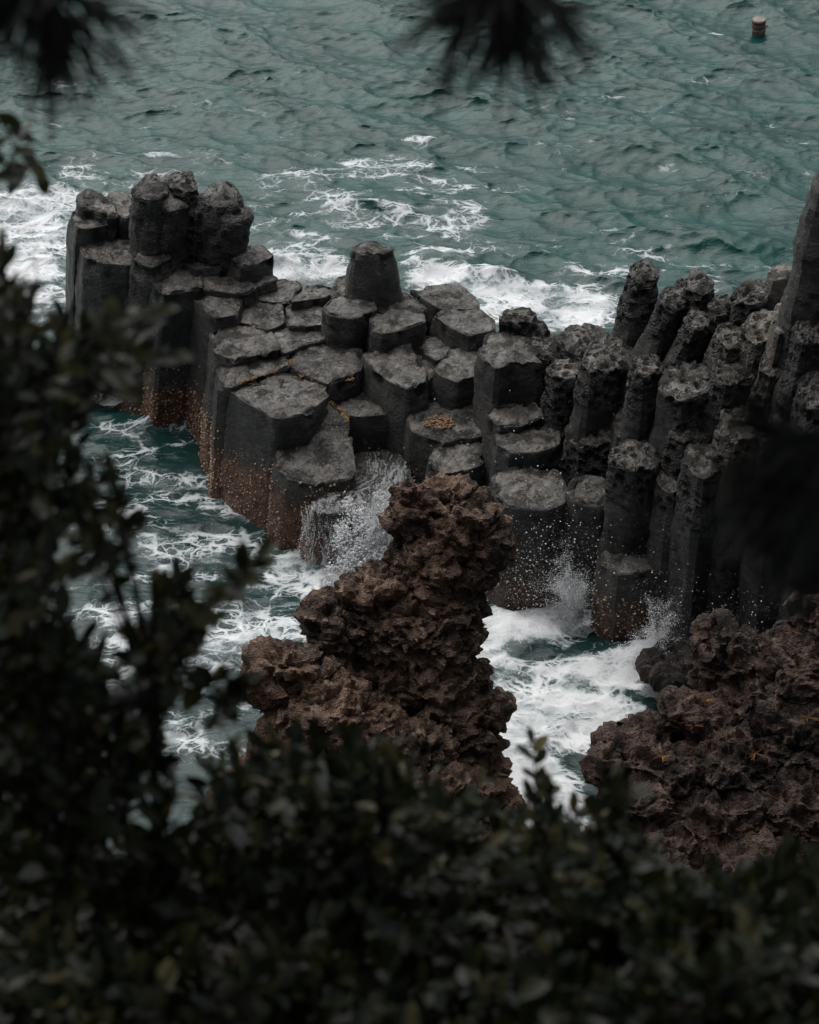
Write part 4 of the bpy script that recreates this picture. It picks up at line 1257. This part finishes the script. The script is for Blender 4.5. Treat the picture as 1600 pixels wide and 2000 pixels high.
def shrub(name, label, base, regions, leafsize=(.055, .10), seed=0, cat='shrub', nobj=300, group=None, twigL=.2):
    """regions: (pixel polygon, near distance, far distance, number of twigs)"""
    g = np.random.default_rng(seed)
    e = empty(name, base, label, cat, group)
    base = np.array(base)
    tips = []
    for poly, d0, d1, n in regions:
        xs = [p[0] for p in poly]; ys = [p[1] for p in poly]
        k = 0
        while k < n:
            q = (g.uniform(min(xs), max(xs)), g.uniform(min(ys), max(ys)))
            if inpoly(q, poly):
                tips.append(at_d(q[0], q[1], g.uniform(d0, d1))); k += 1
    tips = np.array(tips)
    # main stems towards cluster means, twigs branch off
    nst = max(2, min(9, len(tips) // 22))
    cen = tips[g.choice(len(tips), nst, replace=False)]
    for _ in range(4):
        lab = np.argmin(((tips[:, None] - cen[None]) ** 2).sum(2), 1)
        cen = np.array([tips[lab == i].mean(0) if (lab == i).any() else cen[i] for i in range(nst)])
    stems, twigs = [], []
    LP, LD, LS = [], [], []
    for i in range(nst):
        c = cen[i]
        mid = (base + c) / 2 + np.array([g.normal(0, .12), g.normal(0, .1), -.1])
        t = np.linspace(0, 1, 12)[:, None]
        path = (1 - t) ** 2 * base + 2 * t * (1 - t) * mid + t * t * c
        path += np.stack([vnoise(path * 4 + i, 1), vnoise(path * 4 + i, 2), vnoise(path * 4 + i, 3)], 1) * .03
        stems.append(tube(path, .016, .007, 6))
        for tp in tips[lab == i]:
            j = np.argmin(((path - tp) ** 2).sum(1)); j = max(3, j - 2)
            a = path[j]
            d = tp - a
            L = np.linalg.norm(d)
            tt = np.linspace(0, 1, 7)[:, None]
            bend = np.array([0, 0, -.12 * L])
            tw = a + d * tt + bend * (tt * (1 - tt)) * 2 + g.normal(0, .006, (7, 3)) * tt
            twigs.append(tube(tw, .0045, .0018, 4))
            # leaves along the last stretch
            u = d / (L + 1e-9)
            u = u + np.array([0, 0, .35]) + g.normal(0, .3, 3)
            u /= np.linalg.norm(u)
            nl = int(g.integers(6, 11))
            for m in range(nl):
                s_ = m / nl
                p = tp - (tp - a) / (L + 1e-9) * twigL * (1 - s_) * min(1, L / twigL)
                side = g.normal(0, 1, 3); side -= side @ u * u; side /= np.linalg.norm(side)
                dd = u * (.35 + .5 * s_) + side * (.9 - .4 * s_) + np.array([0, 0, .1])
                LP.append(p); LD.append(dd / np.linalg.norm(dd)); LS.append(g.uniform(*leafsize) * (1.05 - .25 * s_))
    v, f = join(stems); v = v - base
    link('stem', pydata('stem', v, f), M_STEM, e)
    v, f = join(twigs); v = v - base
    link('twigs', pydata('twigs', v, f), M_STEM, e, kind='stuff')
    LP = np.array(LP); LD = np.array(LD); LS = np.array(LS); n = len(LP)
    up = np.tile([0, 0, 1.0], (n, 1)) + g.normal(0, .45, (n, 3))
    X_, Y_, Z_ = frames(LD, up)
    dist = np.linalg.norm(LP - np.array([0, 0, CAM_H]), axis=1)
    order = np.argsort(dist / LS)[:]
    sel = order[:nobj]; rest = order[nobj:]
    for q in sel:
        mtx = Matrix([[X_[q][r] * LS[q], Y_[q][r] * LS[q], Z_[q][r] * LS[q], LP[q][r] - base[r]] for r in range(3)] + [[0, 0, 0, 1]])
        o = bpy.data.objects.new('leaf', leaf_meshes[int(q) % 2]); COL.objects.link(o)
        o.parent = e
        o.matrix_local = mtx
    if len(rest):
        V0 = LV0[None] * LS[rest][:, None, None]
        Vw = V0[:, :, 0:1] * X_[rest][:, None] + V0[:, :, 1:2] * Y_[rest][:, None] + V0[:, :, 2:3] * Z_[rest][:, None] + (LP[rest] - base)[:, None]
        Fw = (LF0[None] + (np.arange(len(rest)) * len(LV0))[:, None, None]).reshape(-1, 3)
        me = pydata('foliage', Vw.reshape(-1, 3), Fw)
        fattr(me, 'tint', np.repeat(g.random(len(rest)), len(LV0)))
        link('foliage', me, M_LEAFM, e, kind='stuff')
    print(name, 'leaves', n)
    return e

shrub('leafy_shrub', 'tall dark broad-leaved shrub filling the left edge beside the shaded channel', at_d(-60, 1750, 6.6),
      [([(-120, 560), (60, 520), (150, 600), (190, 720), (150, 800), (190, 900), (200, 1050), (130, 1120), (170, 1230), (230, 1330), (-120, 1400)], 4.6, 6.2, 250),
       ([(-120, 450), (20, 470), (60, 560), (-120, 600)], 4.8, 5.6, 22), ([(150, 600), (230, 610), (240, 720), (170, 740)], 5, 6, 14),
       ([(230, 600), (320, 605), (350, 640), (250, 650)], 4.6, 5.2, 3), ([(260, 690), (360, 700), (330, 725)], 4.6, 5.2, 3)],
      seed=1, group='shrubs on the cliff edge')
shrub('leafy_shrub', 'shrub with arching leafy branches reaching over the foam left of the brown pinnacle', at_d(300, 2050, 6.2),
      [([(80, 1250), (260, 1330), (330, 1420), (340, 1560), (480, 1640), (500, 1800), (-80, 1800), (-80, 1300)], 4.8, 6.4, 240),
       ([(260, 1110), (340, 1100), (420, 1140), (420, 1220), (330, 1230)], 4.8, 5.4, 14), ([(350, 1200), (430, 1160), (420, 1240), (360, 1290)], 4.8, 5.4, 6), ([(200, 1230), (330, 1290), (370, 1380), (240, 1380)], 4.8, 5.6, 14),
       ([(490, 1075), (540, 1070), (520, 1105)], 4.6, 5, 2), ([(440, 1330), (500, 1340), (470, 1420)], 4.8, 5.2, 4), ([(150, 870), (230, 880), (220, 1010), (140, 1030)], 4.8, 5.5, 12)],
      seed=2, group='shrubs on the cliff edge')
shrub('leafy_shrub', 'dense dark shrub covering the foot of the brown pinnacle, bottom centre', at_d(760, 2080, 6.0),
      [([(380, 1480), (520, 1400), (600, 1450), (740, 1440), (860, 1460), (960, 1500), (990, 1560), (1040, 1700), (1040, 1850), (360, 1850)], 4.9, 6.6, 330),
       ([(560, 1430), (760, 1420), (780, 1480), (560, 1490)], 5, 5.6, 14)],
      seed=3, group='shrubs on the cliff edge', leafsize=(.055, .095))
shrub('leafy_shrub', 'dark shrub with an upright sprig before the white channel water, bottom right', at_d(1180, 2080, 6.2),
      [([(990, 1600), (1100, 1560), (1200, 1580), (1330, 1680), (1380, 1850), (980, 1850)], 5, 6.6, 200),
       ([(1040, 1500), (1090, 1510), (1080, 1570), (1030, 1560)], 5.6, 6, 5), ([(1170, 1470), (1230, 1480), (1220, 1540), (1160, 1530)], 5.2, 5.7, 6)],
      seed=4, group='shrubs on the cliff edge', leafsize=(.055, .09))
shrub('leafy_shrub', 'low shrub of grey-green leaves in the bottom right corner below the crag', at_d(1560, 2080, 6.2),
      [([(1230, 1700), (1480, 1690), (1600, 1700), (1600, 1800), (1230, 1800)], 5, 6.4, 60), ([(1280, 1780), (1420, 1720), (1560, 1650), (1700, 1620), (1720, 1900), (1260, 1900)], 5, 6.6, 210)], seed=5, group='shrubs on the cliff edge')
shrub('leafy_shrub', 'black undergrowth shrub along the very bottom of the view', at_d(800, 2250, 5.6),
      [([(-100, 1780), (1700, 1800), (1700, 2120), (-100, 2120)], 4.4, 6.0, 420)], seed=6, group='shrubs on the cliff edge')
def sprig(name, label, pts, dist, seed, leafL, cat, group, spread=26, per=9, protos=None):
    g = np.random.default_rng(seed)
    W = np.array([at_d(a, b, dist + .05 * i) for i, (a, b) in enumerate(pts)])
    e = empty(name, W[0], label, cat, group)
    t = np.linspace(0, len(W) - 1, 18)
    P = np.stack([np.interp(t, np.arange(len(W)), W[:, k]) for k in range(3)], 1)
    v, f = tube(P, .006, .002, 5)
    link('twig', pydata('twig', v - W[0], f), M_STEM, e)
    axis_ = (P[-1] - P[0]); axis_ /= np.linalg.norm(axis_)
    for m in range(per):
        q = P[int(4 + (len(P) - 5) * m / (per - 1))]
        side = np.array([1 if m % 2 else -1, g.normal(0, .3), g.normal(.1, .3)])
        dd = axis_ * (.5 + .5 * m / per) + side * (.8 if m < per - 1 else .05)
        dd /= np.linalg.norm(dd)
        up = np.array([[g.normal(0, .3), -.5, 1.0]])
        X_, Y_, Z_ = frames(dd[None], up)
        L = g.uniform(*leafL)
        o = bpy.data.objects.new('leaf', (protos or leaf_meshes)[m % 2]); COL.objects.link(o); o.parent = e
        o.matrix_local = Matrix([[X_[0][r] * L, Y_[0][r] * L, Z_[0][r] * L, q[r] - W[0][r]] for r in range(3)] + [[0, 0, 0, 1]])
sprig('leafy_sprig', 'upright leafy sprig silhouetted on the white foam right of the pinnacle', [(1070, 1720), (1062, 1600), (1045, 1500), (1040, 1455)], 6.6, 3, (.055, .085), 'sprig', 'leafy sprigs', per=9)
sprig('leafy_sprig', 'dark leafy sprig hanging at the upper left over the open sea', [(-60, 150), (0, 230), (30, 290), (70, 340)], 5.6, 4, (.07, .10), 'sprig', 'leafy sprigs', per=10)
sprig('leafy_sprig', 'dark leafy sprig at the left edge with leaves against the white surf', [(-70, 420), (-20, 350), (10, 330), (40, 270)], 5.4, 7, (.06, .09), 'sprig', 'leafy sprigs', per=7)
sprig('leafy_sprig', 'olive leafy branch tip crossing the rusty channel wall on the left', [(100, 690), (180, 650), (250, 620), (310, 612)], 4.7, 8, (.05, .08), 'sprig', 'leafy sprigs', per=9, protos=olive_meshes)
sprig('leafy_sprig', 'olive branch tip just below the first one by the channel wall', [(120, 760), (200, 720), (270, 705), (335, 700)], 4.7, 9, (.05, .08), 'sprig', 'leafy sprigs', per=8, protos=olive_meshes)
sprig('leafy_sprig', 'olive leafy tip pointing at the foam below the rusty terrace corner', [(300, 1300), (380, 1210), (450, 1130), (500, 1095)], 4.8, 10, (.055, .085), 'sprig', 'leafy sprigs', per=10, protos=olive_meshes)

# ------------------------------------------------------------------ two unseen pines over the viewpoint, crowns shaped to shade the shrubs
def pine_tree(label, base, top, crown, seed, n):
    g = np.random.default_rng(seed)
    e = empty('pine_tree', base, label, 'tree', 'pines over the viewpoint')
    base = np.array(base, float); top = np.array(top, float)
    t = np.linspace(0, 1, 26)[:, None]
    P = base + (top - base) * t + np.stack([vnoise(t * np.array([[3, 0, 0]]) + seed, 1), vnoise(t * np.array([[3, 0, 0]]) + seed, 2), 0 * t[:, 0]], 1) * .35
    v, f = tube(P, .24, .08, 10)
    link('trunk', pydata('trunk', v - base, f), M_STEM, e)
    cx, cy, cz, rx, ry, rz = crown
    C = np.array([cx, cy, cz]); Rr = np.array([rx, ry, rz])
    ends = []
    for k in range(26):
        a = g.uniform(0, 2 * math.pi); q = g.uniform(.35, .95)
        E = C + Rr * np.array([math.cos(a) * q, math.sin(a) * q, g.uniform(-.5, .6)])
        s0 = P[int(g.integers(12, 25))]
        tt = np.linspace(0, 1, 9)[:, None]
        L = s0 + (E - s0) * tt + np.array([0, 0, .5]) * (tt * (1 - tt)) * 2
        v, f = tube(L, .07, .015, 6)
        link('limb', pydata('limb', v - base, f), M_STEM, e)
        for q2 in L[3:]:
            ends.append(q2)
    ends = np.array(ends)
    c = ends[g.integers(0, len(ends), n)] + g.normal(0, 1, (n, 3)) * np.array([.75, .75, .35])
    K = 7
    D = g.normal(0, 1, (n, K, 3)); D /= np.linalg.norm(D, axis=2)[:, :, None]
    S_ = np.cross(D, g.normal(0, 1, (n, K, 3))); S_ /= np.linalg.norm(S_, axis=2)[:, :, None]
    L = g.uniform(.16, .3, (n, K, 1))
    V = np.stack([c[:, None] - S_ * .016, c[:, None] + S_ * .016, c[:, None] + D * L], 2).reshape(-1, 3)
    F = np.arange(len(V)).reshape(-1, 3)
    me = pydata('crown', V - base, F)
    fattr(me, 'tint', np.repeat(g.random(n), K * 3))
    link('crown', me, M_PINE, e, kind='stuff')
pine_tree('unseen pine left above the view, its crown thickened to shade the shrubs', (-4.6, -1.2, 23.0), (-3.6, 1.6, 32.5), (-3.6, 6.2, 29.4, 5.6, 9.0, 2.3), 71, 26000)
pine_tree('unseen pine right above the view, its crown thickened to shade the shrubs', (4.8, -1.6, 23.0), (4.0, 1.4, 33.0), (3.8, 6.0, 29.7, 5.6, 9.0, 2.3), 72, 26000)

# ------------------------------------------------------------------ pine boughs
def bough(name, label, shoots, dist, seed, branch, nlen=(.10, .15), w=.004, n=60):
    g = np.random.default_rng(seed)
    base = at_d(branch[0][0], branch[0][1], dist)
    e = empty(name, base, label, 'pine bough', 'pine boughs over the viewpoint')
    P = np.array([at_d(a, b, dist + .03 * i) for i, (a, b) in enumerate(branch)])
    t = np.linspace(0, len(P) - 1, 16)
    P = np.stack([np.interp(t, np.arange(len(P)), P[:, k]) for k in range(3)], 1)
    v, f = tube(P, .014, .007, 6)
    link('branch', pydata('branch', v - base, f), M_STEM, e)
    for (px, py, ax, ay, nn) in shoots:
        c = at_d(px, py, dist + g.uniform(-.05, .1))
        c2 = at_d(px + ax, py + ay, dist); u = c2 - c; u /= np.linalg.norm(u)
        parts = []
        for k in range(nn):
            dd = u + g.normal(0, .42, 3); dd /= np.linalg.norm(dd)
            L = g.uniform(*nlen)
            p = c + u * g.uniform(-.05, .04)
            pts = [p, p + dd * L * .5, p + dd * L + np.array([0, 0, -.012])]
            parts.append(tube(pts, w, w * .5, 3))
        v, f = join(parts)
        me = pydata('needles', v - base, f)
        fattr(me, 'tint', np.full(len(v), g.random()))
        link('needles', me, M_PINE, e, kind='stuff')
    return e
bough('pine_bough', 'dark pine bough with needles fanning down from the top centre', [(985, -20, 20, 100, 70), (930, -10, -60, 100, 34), (1050, -10, 80, 90, 40), (1000, 20, 10, 100, 40), (960, 0, -100, 30, 20)], 3.3, 21,
      [(1150, -500), (1050, -200), (990, -30)])
bough('pine_bough', 'black pine bough in the upper left corner over the sea', [(100, 0, 10, 100, 60), (60, -20, -60, 100, 50), (150, 0, 90, 60, 30), (20, 10, -80, 60, 50), (110, 40, 0, 100, 26)], 3.3, 22,
      [(300, -500), (180, -200), (90, -20)])
bough('pine_bough', 'dark pine bough dipping across the cliff near the right edge', [(1560, 900, -80, 80, 66), (1500, 960, -60, 90, 50), (1600, 980, -50, 100, 66), (1570, 1040, -60, 90, 40), (1620, 860, -100, 20, 60), (1530, 850, -60, -40, 50), (1640, 1080, -60, 60, 60)], 3.2, 23,
      [(1900, 500), (1720, 720), (1600, 880), (1560, 980)], n=90, nlen=(.08, .13))
print('objects', len(bpy.data.objects))
